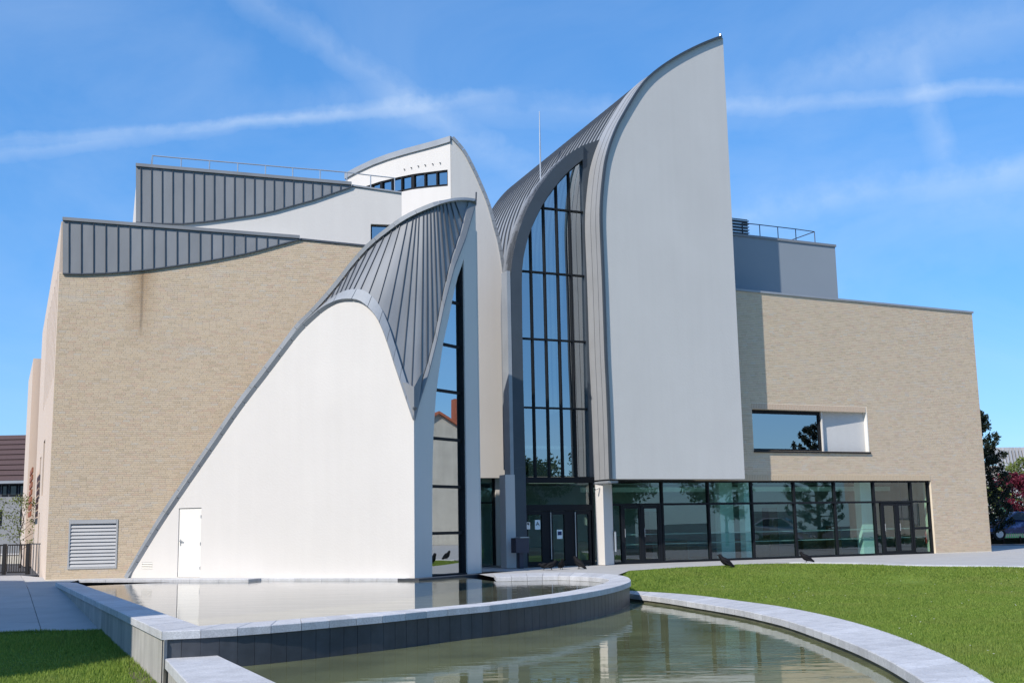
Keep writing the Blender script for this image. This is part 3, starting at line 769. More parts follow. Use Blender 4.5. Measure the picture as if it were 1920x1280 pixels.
# side wall as two piers joined above: built as one outline without a hole through the ground line
outS = [(0,-.3),(glp[0][0],-.3)]+glp+[(gur,glp[-1][1]+.03),(gur,-.3),(sw_u1,-.3)]+[(sw_u1*k/14, edge_top(sw_u1*k/14)) for k in range(14,-1,-1)]
wall_poly('wedge_side_wall', PS, outS, [], 0, .3, M_white, B)
cw = empty('side_glazing'); cw.parent = B
def gl_left(z):
    pts = sorted([(zz,u) for u,zz in glp]); return interp(pts, z)
zs = [PS.uz(845,562)[1], PS.uz(845,645)[1], PS.uz(845,732)[1], PS.uz(845,822)[1], PS.uz(845,911)[1], PS.uz(845,998)[1]]
zs = sorted(zs); zlev = [.02]+zs+[glp[-1][1]-.05]
for a, b_ in zip(zlev, zlev[1:]):
    n = 6; pts = [(gl_left(a+(b_-a)*k/n)+.0, a+(b_-a)*k/n) for k in range(n+1)]
    poly = [(gur-.05,a),(gur-.05,b_)]+list(reversed(pts))
    if pts[-1][0] > gur-.07: poly = [(gur-.05,a)]+[p for p in reversed(pts) if p[0] < gur-.07]
    if len(poly) >= 3: wall_poly('glass_pane', PS, poly, [], .17, .18, M_glasss, cw)
pbox('mullion', PS, gur-.065, gur-.002, -.02, glp[-1][1], .05, .25, M_frame, cw)
for z in zs: pbox('transom', PS, gl_left(z), gur-.065, z-.055, z+.035, .13, .24, M_frame, cw)
pbox('threshold', PS, glp[0][0], gur, -.06, .03, .02, .25, M_frame, cw)
mb = MB(); mb.pbox(PS, glp[0][0], gur, 0, 6.5, 2.6, 2.7); mb.build('stair_back_wall', M_intdark, B)
# back wall of the wedge
bk = [(240,1078),(300,979),(350,904),(400,831),(450,758),(500,692),(530,653),(560,613),(585,588),(614,556.5),(640,525),(660,499),(685,470.5),(705,452),(720,440),(752,416.5),(777,402.5),(800,392.5),(825,383),(850,377),(872,375.5),(892.5,378)]
bk3 = [CAM+(PB.at(x,y)-CAM)*(1-.036*interp([(560,0),(640,.45),(740,1),(820,1),(893,0)],x)) for x,y in bk]; bk3[0].z = -.02
bcs = resample(bk3, 150)
buz = [((p-PB.p).dot(PB.d), p.z) for p in bcs]
wall_poly('wedge_back_wall', PB, [(0,-.2),(buz[-1][0],-.2)]+[(u,max(z*.93-.15,-.1)) for u,z in reversed(buz)], [], 0, .15, M_white, B)
# the roof: rulings from the front curve (and the sloping edge of the glazed side) to the back curve
pairs = [((240,1078),(240,1078)),((400,838.5),(400,831)),((560,622.5),(560,613)),((585,597.5),(590,583)),((610,577.5),(622,547)),((635,565.5),(668,490)),((648,562.8),(700,457)),((660,562.8),(716,443)),((673,565),(729,433)),((692,577.5),(745,421.5)),((710,600),(757,413.5)),((722,627),(766,408.5)),((736,667),(774,404)),((755,725),(782,400)),((775.5,786),(789,397))]
frs = resample(fr3, 220); bks = resample(bk3, 300)
def near_idx(pts, px):
    best = 0; bd = 1e9
    for i, p in enumerate(pts):
        q = p-CAM; z = q.dot(FW); x = 960+F*q.dot(RT)/z; y = 640-F*q.dot(UP)/z
        d = (x-px[0])**2+(y-px[1])**2
        if d < bd: bd = d; best = i
    return best/(len(pts)-1)
fmap = [(near_idx(frs,a), near_idx(bks,b_)) for a,b_ in pairs]
fmap = sorted(set(fmap)); fmap[0] = (0.,0.)
def along(pts, s):
    x = s*(len(pts)-1); i = min(int(x), len(pts)-2); return pts[i].lerp(pts[i+1], x-i)
tc0 = fmap[-1][1]
rf = empty('wedge_roof'); rf.parent = B
UPSTAND = .34
def ruling(k):
    """k in 0..1: along the front curve, 1..2: along the sloping edge of the glazed side; returns lower and upper end"""
    if k <= 1:
        return along(frs, k), along(bks, interp(fmap, k))
    t = k-1; v_ = 1-(1-t)**2
    u = sw_u1*v_; lo = PS.w(u, edge_top(u), 0); hi = along(bks, tc0+(1-tc0)*t)
    return lo, hi
roof_up = (PW.n*-1*0+Vector((0,0,1)))
def rnormal(k):
    a, b_ = ruling(max(k-.004,0)); c, d = ruling(min(k+.004,2)); e = (c+d)/2-(a+b_)/2; g = (b_+d)/2-(a+c)/2
    n = e.cross(g).normalized() if g.length > 1e-4 and e.length > 1e-6 else Vector((0,-.5,.8))
    if n.z < 0: n = -n
    return n
# seam positions: about one every .42 m along the upper and lower curves
ks = [0.0]; 
def mid_d(k): a, b_ = ruling(k); return a*.35+b_*.65
k = 0.; last = mid_d(0); step = 0
while k < 1.997:
    k += .002
    kk = min(k,2.); 
    if (mid_d(kk)-last).length > (.42 if k < .5 else .30): ks.append(kk); last = mid_d(kk)
ks.append(2.0)
for i in range(len(ks)-1):
    ka, kb = ks[i], ks[i+1]; rows = []; nsub = 3
    for t in range(7):
        row = []
        for j in range(nsub+1):
            kk = ka+(kb-ka)*j/nsub; lo, hi = ruling(kk); L = (hi-lo).length
            d = (hi-lo).normalized() if L > 1e-5 else Vector((0,0,0))
            st = min(UPSTAND, L*.5); p = lo+d*(st+(L-st)*t/6) - rnormal(kk)*.05
            row.append(p)
        rows.append(row)
    v, f = grid_panel(rows, rnormal((ka+kb)/2), .004, i+50)
    mesh('zinc_panel', v, f, M_zinc, rf, True)
    if i > 0:
        lo, hi = ruling(ka); L = (hi-lo).length
        if L > .7:
            d = (hi-lo).normalized(); n = rnormal(ka); s_ = d.cross(n).normalized()*.012
            a = lo+d*UPSTAND-n*.06; c = hi-n*.05
            v = [a-s_,a+s_,c+s_,c-s_,a-s_*.7+n*.045,a+s_*.7+n*.045,c+s_*.7+n*.045,c-s_*.7+n*.045]
            mesh('standing_seam', v, BOXF, M_seam, rf)
# coping along the front curve and along the sloping edge
nf = 26
for i in range(nf):
    k0, k1 = i/nf+.0006, (i+1)/nf-.0006; v = []; f = []; ns = 4
    for j in range(ns+1):
        kk = k0+(k1-k0)*j/ns; lo, hi = ruling(kk); L = (hi-lo).length
        d = (hi-lo).normalized() if L > 1e-4 else Vector((0,1,0)); st = min(UPSTAND+.05, max(L*.5,.06)); n = rnormal(kk)
        p0 = lo+PW.n*.05-n*.10; p1 = lo+PW.n*.05+n*.06; p2 = lo+d*st+n*.075; p3 = lo+d*st-n*.08
        v += [p0,p1,p2,p3]
    for j in range(ns):
        for q in range(4): f.append((4*j+q,4*j+(q+1)%4,4*(j+1)+(q+1)%4,4*(j+1)+q))
    f += [(0,1,2,3),(4*ns+3,4*ns+2,4*ns+1,4*ns)]
    mesh('coping_sheet', v, f, M_zincl, rf)
for i in range(9):
    k0, k1 = 1+(1-(1-i/9)**.5)+.001, 1+(1-(1-(i+1)/9)**.5)-.001; v = []; f = []; ns = 4
    for j in range(ns+1):
        kk = k0+(k1-k0)*j/ns; lo, hi = ruling(kk); L = (hi-lo).length
        d = (hi-lo).normalized() if L > 1e-4 else (PS.n*-1); st = min(.26, max(L*.9,.05)); n = rnormal(kk)
        inw = -PS.n
        p0 = lo+PS.n*.04-Vector((0,0,.07)); p1 = lo+PS.n*.04+Vector((0,0,.02)); p2 = lo+inw*.26+Vector((0,0,.03))+(hi-lo)*min(1,.26/max(L,.26)); p3 = lo+inw*.26-Vector((0,0,.2))
        p2 = lo+d*st+n*.0; p3 = lo+d*st-n*.15
        v += [p0,p1,p2,p3]
    for j in range(ns):
        for q in range(4): f.append((4*j+q,4*j+(q+1)%4,4*(j+1)+(q+1)%4,4*(j+1)+q))
    f += [(0,1,2,3),(4*ns+3,4*ns+2,4*ns+1,4*ns)]
    mesh('coping_sheet', v, f, M_zinc, rf)
# capping on the back verge
for i in range(22):
    a0 = i/22; v = []; f = []; ns = 4
    for j in range(ns+1):
        p = along(bks, a0+(1/22-.0006)*j/ns); n = Vector((0,0,1))
        e = (along(bks,min(a0+j/ns/22+.004,1))-along(bks,max(a0+j/ns/22-.004,0))).normalized(); up_ = (-PB.n).cross(e) ; 
        if up_.z < 0: up_ = -up_
        v += [p+PB.n*.10-up_*.03,p+PB.n*.10+up_*.11,p-PB.n*.2+up_*.11,p-PB.n*.2-up_*.03]
    for j in range(ns):
        for q in range(4): f.append((4*j+q,4*j+(q+1)%4,4*(j+1)+(q+1)%4,4*(j+1)+q))
    f += [(0,1,2,3),(4*ns+3,4*ns+2,4*ns+1,4*ns)]
    mesh('verge_sheet', v, f, M_zincl, rf)
pk = PB.at(892,377); MB().tube([pk-Vector((0,0,.1)), pk+Vector((.02,0,.3))], .03, 6).build('verge_end_post', M_seam, rf)
# rain head at the corner below the roof
zq = PW.uz(772,733)[1]; cw1 = lambda z, a, b_: Vector((W1.x,W1.y,z))
u_a = PW.uz(754,728)[0]
hv = [PW.w(u_a,zc0+1.15,-.06),PW.w(uW1+.04,zc0+.95,-.06),PW.w(uW1+.04,zc0-.06,-.06)]
hs_ = [PS.w(.42,zc0+1.55,-.05),PS.w(.12,zc0+.25,-.05)]
v = hv+hs_+[PW.w(u_a,zc0+1.2,.12),PW.w(uW1-.2,zc0+.95,.3)]
mesh('rain_head', v, [(0,2,1),(1,2,4,3),(0,1,3,6,5),(0,5,6,2)], M_zinc, rf)
MB().tube([Vector((W1.x,W1.y,zc0+.33))+PW.n*.02+PS.n*.02, Vector((W1.x,W1.y,zc0+.30))+(PW.n+PS.n)*.13], .05, 10).build('rain_spout', M_seam, rf)

# ================= tall sail
tw = [(1145,897),(1142,800),(1138.7,720),(1136,665),(1133.2,580),(1131,517),(1129,470),(1127.3,430),(1126.8,400),(1128,370),(1131,337),(1135,306),(1141,281),(1148,260),(1158,236),(1170,214),(1184,190),(1199,167),(1216,147),(1236,130),(1262,112.5),(1290,97),(1320,83),(1351,71)]
tw3 = [PT.uz(x,y) for x,y in tw]; tcur = resample([(u,z,0) for u,z in tw3], 80)
tu_r = PT.uz(1396.7,897)[0]; tz0 = PT.uz(1270,897.5)[1]
tcur[0].y = tz0
outer = [(tcur[0].x,tz0),(tu_r,tz0),(tu_r,tcur[-1].y)]+[(c.x,c.y) for c in reversed(tcur[1:-1])]
wall_poly('tall_sail_face', PT, outer, [], 0, .35, M_grey, B)
# direction of the roof's straight lines: back and slightly down, taken from the skyline
tg = min(range(80), key=lambda i: (PT.w(tcur[i].x,tcur[i].y)-PT.at(1205,160)).length)
A0 = PT.w(tcur[tg].x, tcur[tg].y)
best = None
for kk in [x*.01 for x in range(-10,90)]:
    g = -PT.n - Vector((0,0,kk))
    p = A0+g*7.5; q = p-CAM; z = q.dot(FW); X = 960+F*q.dot(RT)/z; Y = 640-F*q.dot(UP)/z
    line_y = 157+(1205-X)*(387-157)/(1205-921)
    e = abs(Y-line_y)
    if best is None or e < best[0]: best = (e, kk)
KD = best[1]
GEN = -PT.n-Vector((0,0,KD))
tr = empty('tall_sail_roof'); tr.parent = B
# flank in front of the window wall: three sheets; further back: long sheets with standing seams
qs = [-.12,.0,.36,.74,1.24]
qroof = [1.26+.42*i for i in range(30)]
def outset(c, i, e=.02):
    t = (tcur[min(i+1,79)]-tcur[max(i-1,0)]).normalized(); return Vector((c.x-t.y*e, c.y+t.x*e, 0))
sub = [outset(tcur[i],i) for i in range(80)]
def roof_strip(q0, q1, mat, name, i0=0, i1=None, lift=0.):
    v = []; f = []; S_ = sub[i0:i1]
    n = len(S_)
    for c in S_:
        for q in (q0,q1):
            zdrop = max(q,0)*KD if q > 1.25 else 0
            v.append(PT.w(c.x, c.y-zdrop, q))
    for i in range(n-1): f.append((2*i,2*i+1,2*i+3,2*i+2))
    return mesh(name, v, f, mat, tr, True)
for a,b_ in zip(qs[1:],qs[2:]): roof_strip(a+.004,b_-.004,M_flank,'flank_sheet')
for j, q in enumerate(qs[2:-1]):
    mb = MB()
    for a,b_ in zip(sub,sub[1:]):
        t = (b_-a).normalized(); nx, nz_ = -abs(t.y), t.x
        mb.add([PT.w(a.x,a.y,q-.005),PT.w(a.x,a.y,q+.005),PT.w(b_.x,b_.y,q+.005),PT.w(b_.x,b_.y,q-.005),
                PT.w(a.x+nx*.008,a.y+nz_*.008,q-.006),PT.w(a.x+nx*.008,a.y+nz_*.008,q+.006),PT.w(b_.x+nx*.008,b_.y+nz_*.008,q+.006),PT.w(b_.x+nx*.008,b_.y+nz_*.008,q-.006)], BOXF)
    mb.build('standing_seam', M_seam, tr)
lip = MB()
for a,b_ in zip(sub,sub[1:]):
    t = (b_-a).normalized(); nx, nz_ = -t.y, t.x
    o_ = .05
    lip.add([PT.w(a.x-nx*.03,a.y-nz_*.03,-.11),PT.w(b_.x-nx*.03,b_.y-nz_*.03,-.11),PT.w(b_.x+nx*o_,b_.y+nz_*o_,-.11),PT.w(a.x+nx*o_,a.y+nz_*o_,-.11),
             PT.w(a.x-nx*.03,a.y-nz_*.03,-.002),PT.w(b_.x-nx*.03,b_.y-nz_*.03,-.002),PT.w(b_.x+nx*o_,b_.y+nz_*o_,-.002),PT.w(a.x+nx*o_,a.y+nz_*o_,-.002)], [tuple(reversed(g)) for g in BOXF])
lip.build('edge_capping', M_zincshade, tr)
for i,(a,b_) in enumerate(zip(qroof,qroof[1:])):
    roof_strip(a,b_,M_zincl if i%3 else M_zincl,'zinc_panel',12)
    mb = MB(); q = a
    for c,d in zip(sub[12:],sub[13:]):
        t = (d-c).normalized(); nx, nz_ = -t.y, t.x
        zd = q*KD
        mb.add([PT.w(c.x,c.y-zd,q-.02),PT.w(c.x,c.y-zd,q+.02),PT.w(d.x,d.y-zd,q+.02),PT.w(d.x,d.y-zd,q-.02),
                PT.w(c.x+nx*.06,c.y-zd+nz_*.06,q-.014),PT.w(c.x+nx*.06,c.y-zd+nz_*.06,q+.014),PT.w(d.x+nx*.06,d.y-zd+nz_*.06,q+.014),PT.w(d.x+nx*.06,d.y-zd+nz_*.06,q-.014)], BOXF)
    mb.build('standing_seam', M_seam, tr)
# right side and back of the tall sail
ztw = tcur[-1].y
v = [PT.w(tu_r,tz0,0.02),PT.w(tu_r,tz0,12),PT.w(tu_r,ztw-12*KD,12),PT.w(tu_r,ztw-.03,.02)]
mesh('tall_sail_side', v, [(0,1,2,3)], M_grey, B)
outb = [(tcur[0].x,tz0-1),(tu_r,tz0-1),(tu_r,ztw-12*KD)]+[(c.x,c.y-12*KD) for c in reversed(tcur[1:-1])]
wall_poly('tall_sail_back', PT, outb, [], 12.1, 12.3, M_grey, B)
mesh('sail_soffit', [PT.w(tcur[0].x,tz0,.3),PT.w(tu_r,tz0,.3),PT.w(tu_r,tz0,.6),PT.w(tcur[0].x,tz0,.6)], [(0,1,2,3)], M_grey, B)
tip = PT.w(tcur[-1].x,tcur[-1].y); MB().tube([tip+Vector((0,0,-.05)),tip+Vector((0,0,.14))],[.09,.05],8).build('tip_lamp', M_steel, tr)
# lightning rod on the roof
cands = []
rb = PR.off(4.5).at(1013,309); rt_ = PR.off(4.5).at(1011.5,209)
MB().tube([rb-Vector((0,0,1.5)), rb.lerp(rt_,.5), rt_], [.04,.03,.018], 6).build('lightning_rod', M_steel, B)

# ================= window wall between the sails
arch = [(963.5,1064),(960,900),(957.5,760),(955,640),(954,570),(957,509),(963.7,463.7),(974,426.5),(990,386.7),(1006,357.5),(1027.5,328),(1048.7,304),(1072.6,284.5),(1095,272.5)]
inner = [(984.5,898),(982,800),(979.5,700),(977.5,570),(978,503.5),(985,461),(998,421),(1019.5,378.7),(1044.7,344),(1067,320),(1092.5,299)]
au = [PWIN.uz(x,y) for x,y in arch]; au[0] = (au[0][0],0.)
iu = [PWIN.uz(x,y) for x,y in inner]
ur_w = PWIN.uz(1098,600)[0]; urf = PWIN.uz(1110,600)[0]
iu_s = [(p.x,p.y) for p in resample([(u,z,0) for u,z in iu], 30)]
au_s = [au[0]]+[(p.x,p.y) for p in resample([(u,z,0) for u,z in au[1:]], 36)]
zsill = iu[0][1]
ub_r = PWIN.uz(1118,1000)[0]
# jamb / arch band
band = au_s + [(iu_s[-1][0]+.02, au_s[-1][1]-.02)] + list(reversed(iu_s)) + [(iu[0][0],0.)]
ab = wall_poly('arch_band', PWIN, band, [], -.06, .5, M_zincshade, B)  # zinc coloured dark to stand in for shade falling on the band
# joints of the band
for i in range(2,len(au_s)-2,3):
    a = au_s[i]; j = min(range(len(iu_s)), key=lambda k_: (iu_s[k_][0]-a[0])**2+(iu_s[k_][1]-a[1])**2); b_ = iu_s[j]
    t = Vector((b_[0]-a[0],b_[1]-a[1])); n2 = Vector((-t.y,t.x)).normalized()*.008
    mesh('band_joint', [PWIN.w(a[0]+n2.x,a[1]+n2.y,-.063),PWIN.w(b_[0]+n2.x,b_[1]+n2.y,-.063),PWIN.w(b_[0]-n2.x,b_[1]-n2.y,-.063),PWIN.w(a[0]-n2.x,a[1]-n2.y,-.063)], [(0,1,2,3)], M_seam, ab)
# hood: the outer line of the band runs back into the roof
v = []; f = []
hs2 = au_s[2:]
for u,z in hs2:
    for q in (-.06,.3,.7): v.append(PWIN.w(u,z,q))
for i in range(len(hs2)-1):
    for k in range(2): f.append((3*i+k,3*i+k+1,3*i+k+4,3*i+k+3))
mesh('arch_hood', v, f, M_zinc, B, True)
# blank wall between the arch and the flank, up to the apex
flank = [(1113,893),(1109,700),(1104.5,535),(1100.5,469),(1099,416),(1102,363),(1110,318),(1120.5,280.5),(1130,256)]
fl = [(p.x,p.y) for p in resample([(PWIN.uz(x,y)[0]+.16,PWIN.uz(x,y)[1],0) for x,y in flank], 24)]
blank = [(iu_s[-1][0]+.03, iu_s[-1][1]-.3),] + [(iu_s[-1][0]+.03, au_s[-1][1])] + list(reversed([p for p in fl if p[1] > iu_s[-1][1]-6]))
wall_poly('recess_panel', PWIN, [(ur_w+.02,zsill)]+[(iu_s[-1][0]+.03,iu_s[-1][1]-.1),(iu_s[-1][0]+.03,au_s[-1][1]+.0)]+list(reversed(fl)), [], .06, .3, M_zincshade, B)
# panes, mullions, transoms
tw_ = empty('tall_window'); tw_.parent = B
mx_ = [[(1000,505),(1007.5,892)],[(1025.5,505),(1034,892)],[(1050,505),(1060,892)],[(1074,505),(1085.7,892)]]
mu = [(PWIN.uz(*a)[0]+PWIN.uz(*b_)[0])/2 for a,b_ in mx_]
ur_f = (PWIN.uz(1095,320)[0]+PWIN.uz(1110,890)[0])/2+.12
def arch_z(u):
    pts = sorted(iu_s[6:]); return interp(pts, u)
def arch_u(z):
    pts = sorted([(zz,uu) for uu,zz in iu_s]); return interp(pts, z)
tz = [PWIN.uz(1040,764)[1], PWIN.uz(1040,636)[1], PWIN.uz(1040,511)[1], PWIN.uz(1060,392)[1]]
cols = [iu[0][0]-.02]+mu+[ur_f]
lev = [zsill+.08]+sorted(tz)+[arch_z(ur_f)+.02]
for ci in range(5):
    ua, ub = cols[ci]+.03, cols[ci+1]-.03
    for li in range(5):
        za, zb = lev[li]+.02, lev[li+1]-.02
        n = 8; pts = []
        for k_ in range(n+1):
            u = ua+(ub-ua)*k_/n; zt_ = min(zb, arch_z(u)) if u > iu_s[6][0] or True else zb
            pts.append((u, zt_))
        if max(p[1] for p in pts) <= za+.03: continue
        left = max(ua, min(arch_u(za), arch_u(zb)))
        pts = [p for p in pts if p[1] > za+.01]
        poly = [(pts[0][0],za),(pts[-1][0],za)]+list(reversed(pts))
        wall_poly('glass_pane', PWIN, poly, [], .20, .212, M_glassm, tw_)
for u in mu: pbox('mullion', PWIN, u-.03, u+.03, zsill+.08, arch_z(u), .12, .28, M_frame, tw_)
pbox('mullion', PWIN, ur_f-.03, ur_f+.05, zsill, arch_z(ur_f)-.05, .08, .30, M_frame, tw_)
for z in tz: pbox('transom', PWIN, max(arch_u(z),cols[0]), ur_f, z-.03, z+.03, .125, .275, M_frame, tw_)
mbf = MB()
for a,b_ in zip(iu_s,iu_s[1:]):
    t = Vector((b_[0]-a[0],b_[1]-a[1])).normalized(); nx,nz_ = t.y*.06,-t.x*.06
    mbf.add([PWIN.w(a[0],a[1],.1),PWIN.w(a[0]+nx,a[1]+nz_,.1),PWIN.w(b_[0]+nx,b_[1]+nz_,.1),PWIN.w(b_[0],b_[1],.1),PWIN.w(a[0],a[1],.3),PWIN.w(a[0]+nx,a[1]+nz_,.3),PWIN.w(b_[0]+nx,b_[1]+nz_,.3),PWIN.w(b_[0],b_[1],.3)], [tuple(reversed(g)) for g in BOXF])
mbf.build('arch_frame', M_frame, tw_)
pbox('sill_beam', PWIN, cols[0], urf+.08, zsill-.12, zsill+.08, .02, .3, M_frame, tw_)
# interior of the tall window: gallery edge, far wall
PI_ = PWIN
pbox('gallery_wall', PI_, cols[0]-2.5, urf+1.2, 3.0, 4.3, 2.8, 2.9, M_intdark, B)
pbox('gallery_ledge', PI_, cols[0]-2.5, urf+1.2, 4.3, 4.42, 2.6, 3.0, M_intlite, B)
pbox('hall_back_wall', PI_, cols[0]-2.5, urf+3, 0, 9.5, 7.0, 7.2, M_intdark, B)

# ================= entrance below the tall window
en = empty('entrance_glazing'); en.parent = B
eu0, eu1 = PWIN.uz(985.5,1000)[0], PWIN.uz(1116,1000)[0]
ez = PWIN.uz(1050,948)[1]; etop = zsill-.12
wall_poly('glass_pane', PWIN, [(eu0,ez+.05),(eu1-.03,ez+.05),(eu1-.03,etop),(eu0,etop)], [], .20, .212, M_glass, en)
pbox('transom', PWIN, eu0, eu1, ez-.16, ez+.05, .1, .3, M_frame, en)
pbox('mullion', PWIN, eu1-.05, eu1+.02, 0, etop, .09, .31, M_frame, en)
pbox('mullion', PWIN, eu0-.03, eu0+.06, 0, ez-.16, .09, .31, M_frame, en)
dpx = [(989,1024),(1036,1066.5),(1082,1112)]
for i,(a,b_) in enumerate(dpx):
    da, db = PWIN.uz(a,1010)[0], PWIN.uz(b_,1010)[0]
    dr = empty('entrance_door'); dr.parent = B
    fr = MB(); s_ = .09
    fr.pbox(PWIN, da, da+s_, 0.02, ez-.17, .12, .24); fr.pbox(PWIN, db-s_, db, .02, ez-.17, .12, .24)
    fr.pbox(PWIN, da+s_, db-s_, .02, .18, .12, .24); fr.pbox(PWIN, da+s_, db-s_, ez-.30, ez-.17, .12, .24)
    fr.build('door_frame', M_frame, dr)
    pbox('door_glass', PWIN, da+s_, db-s_, .18, ez-.30, .17, .182, M_glass, dr)
    if i: MB().tube([PWIN.w(da-.02,.25,.06),PWIN.w(da-.02,ez-.22,.06)], .018, 8).build('pull_bar', M_steel, dr)
    if i == 0:
        for (x,y,w,h,mt_) in ((1010.5,983,.21,.33,M_paper),(993,985,.14,.24,M_door)):
            u,z = PWIN.uz(x,y); nt = pbox('door_notice', PWIN, u-w/2, u+w/2, z-h/2, z+h/2, .105, .111, mt_, dr)
        u,z = PWIN.uz(1010.5,981.5); s_ = .065
        mb = MB()
        for (p,q) in (((-s_,-s_),(0,s_)),((s_,-s_),(0,s_)),((-s_*.55,-s_*.25),(s_*.55,-s_*.25))):
            mb.tube([PWIN.w(u+p[0],z+p[1],.1),PWIN.w(u+q[0],z+q[1],.1)], .011, 4)
        mb.build('notice_mark', M_seam, dr)
        u,z = PWIN.uz(993,982.5); mb = MB(); mb.pbox(PWIN,u-.05,u+.035,z,z+.05,.095,.104); mb.pbox(PWIN,u+.01,u+.03,z-.03,z,.095,.104); mb.build('notice_mark', M_black, dr)
    if i == 1:
        u,z = PWIN.uz(1052,1001); pbox('door_notice', PWIN, u-.11, u+.11, z-.16, z+.16, .105, .111, M_paper, dr)
        mb = MB(); mb.pbox(PWIN,u-.08,u+.08,z-.03,z+.1,.098,.104); mb.build('notice_print', M_carblue, dr)
pbox('door_post', PWIN, PWIN.uz(1024,1010)[0], PWIN.uz(1036,1010)[0], 0, ez-.16, .14, .26, M_frame, en)
pbox('door_post', PWIN, PWIN.uz(1066.5,1010)[0], PWIN.uz(1082,1010)[0], 0, ez-.16, .14, .26, M_frame, en)
# white pier right of the entrance
p_l = PR.off(-.0).uz(1133,1000)[0]
pu1 = PR.uz(1149.5,1000)[0]; pu0_ = PR.off(-.42).uz(1133.5,1000)[0]
PP = PR.off(-.42)
pa = PP.uz(1133,1000)[0]; pb_ = PP.uz(1143,1000)[0]
back = PWIN.uz(1118.5,1000)[0]
top_p = PR.uz(1135,907)[1]
v = []
for z in (0,top_p):
    v += [PP.w(pa,z,0),PR.w(pu1,z,-.02),PR.w(pu1,z,.5),PWIN.w(back,z,.02)]
mesh('white_pier', v, [(0,1,5,4),(1,2,6,5),(2,3,7,6),(3,0,4,7),(4,5,6,7),(3,2,1,0)], M_white, B)
pbox('pier_cap', PWIN, PWIN.uz(1115,905)[0], PWIN.uz(1133,905)[0], top_p, top_p+.08, -1.0, .1, M_zincl, B)
# left piers under the small sail
PQ = PR.off(2.6)
a0_, a1_ = PQ.uz(930.5,1000)[0], PQ.uz(947.5,1000)[0]
zsf = pz+.02
pbox('grey_pier', PQ, a0_, a1_, 0, zsf+.3, 0, .5, M_white, B)
pbox('grey_pier', PWIN, PWIN.uz(947,1000)[0], PWIN.uz(965,1000)[0], 0, pz, -.09, .4, M_grey, B)
pbox('grey_pier', PWIN, PWIN.uz(952,700)[0], PWIN.uz(958.5,700)[0], pz, PWIN.uz(955,509)[1], -.075, .4, M_zincl, B)
pbox('sail_soffit', PT2, pul, pet[-1][0], pz, pz+.12, .34, 2.2, M_grey, B)
# glazing left of the piers
sg = empty('porch_glazing'); sg.parent = B
g0, g1 = PQ.uz(880,1000)[0], PQ.uz(930.5,1000)[0]
gz = PQ.uz(915,942)[1]
for za,zb in ((.05,gz-.03),(gz+.03,zsf)): pbox('glass_pane', PQ, g0, g1-.06, za, zb, .12, .132, M_glass, sg)
pbox('transom', PQ, g0, g1-.06, gz-.03, gz+.03, .06, .2, M_frame, sg); pbox('mullion', PQ, g1-.07, g1, 0, zsf, .06, .2, M_frame, sg)
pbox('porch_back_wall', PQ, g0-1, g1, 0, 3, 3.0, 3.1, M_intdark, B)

# ================= brick wing on the right
ru_r = PR.uz(1840,800)[0]; uz1 = PR.uz(1380,543.5); uz2 = PR.uz(1822.6,586)
ztop = (uz1[1]+uz2[1])/2
ztl, ztr = uz1[1], uz2[1]
ru_l = PR.uz(1150,1000)[0]; ru_l2 = PR.uz(1300,800)[0]
gtop = PR.uz(1450,900.5)[1]; gr = PR.uz(1750,970)[0]
ru_r = (PR.uz(1822.6,586)[0]+PR.uz(1859,1035)[0])/2
wu0, wu1 = (PR.uz(1409.4,766)[0]+PR.uz(1413.6,844)[0])/2, (PR.uz(1623.7,773.6)[0]+PR.uz(1631.6,847)[0])/2
wz0, wz1 = PR.uz(1520,845.8)[1], PR.uz(1520,769.8)[1]
slope = (ztr-ztl)/(uz2[0]-uz1[0])
ztA = ztl+slope*(ru_l2-uz1[0]); ztB = ztr+slope*(ru_r-uz2[0])
outR = [(gr,-.3),(ru_r,-.3),(ru_r,ztB),(ru_l2,ztA),(ru_l2,gtop),(gr,gtop)]
winR = [(wu0,wz0),(wu1,wz0),(wu1,wz1),(wu0,wz1)]
wallR = wall_poly('brick_wall', PR, outR, [winR], 0, .45, M_mortar, B)
sol_z = gtop+.23
def shrink(l, e): return l
outRb = [(gr,.02),(ru_r,.02),(ru_r,ztB-.02),(ru_l2,ztA-.02),(ru_l2,sol_z),(gr,sol_z)]
winRb = [(wu0-.01,wz0-.01),(wu1+.01,wz0-.01),(wu1+.01,wz1+.24),(wu0-.01,wz1+.24)]
lay_bricks(PR, outRb, [winRb], 0, wallR, pick=(gr+1.2, 1.6))
soldier_course(PR, ru_l2, gr, gtop+.005, sol_z-.01, 0, wallR)
soldier_course(PR, wu0, wu1, wz1+.005, wz1+.225, 0, wallR)
mb = MB().add([PR.w(ru_l2,ztA-.03,-.05),PR.w(ru_r+.05,ztB-.03,-.05),PR.w(ru_r+.05,ztB+.05,-.05),PR.w(ru_l2,ztA+.05,-.05),PR.w(ru_l2,ztA-.03,.5),PR.w(ru_r+.05,ztB-.03,.5),PR.w(ru_r+.05,ztB+.05,.5),PR.w(ru_l2,ztA+.05,.5)], BOXF)
mb.build('parapet_capping', M_zincl, B)
mb = MB(); mb.pbox(PR, ru_r-.4, ru_r-.001, -.3, ztB-.05, .45, 14); mb.build('gable_wall', M_mortar, B)
mesh('roof_deck', [PR.w(ru_l2,gtop+5.5,.4),PR.w(ru_r-.3,gtop+5.5,.4),PR.w(ru_r-.3,gtop+5.5,14),PR.w(ru_l2,gtop+5.5,14)], [(0,1,2,3)], M_conc, B)
pbox('wing_back_wall', PR, ru_l2, ru_r-.41, -.3, gtop+5.4, 13.7, 14, M_mortar, B)
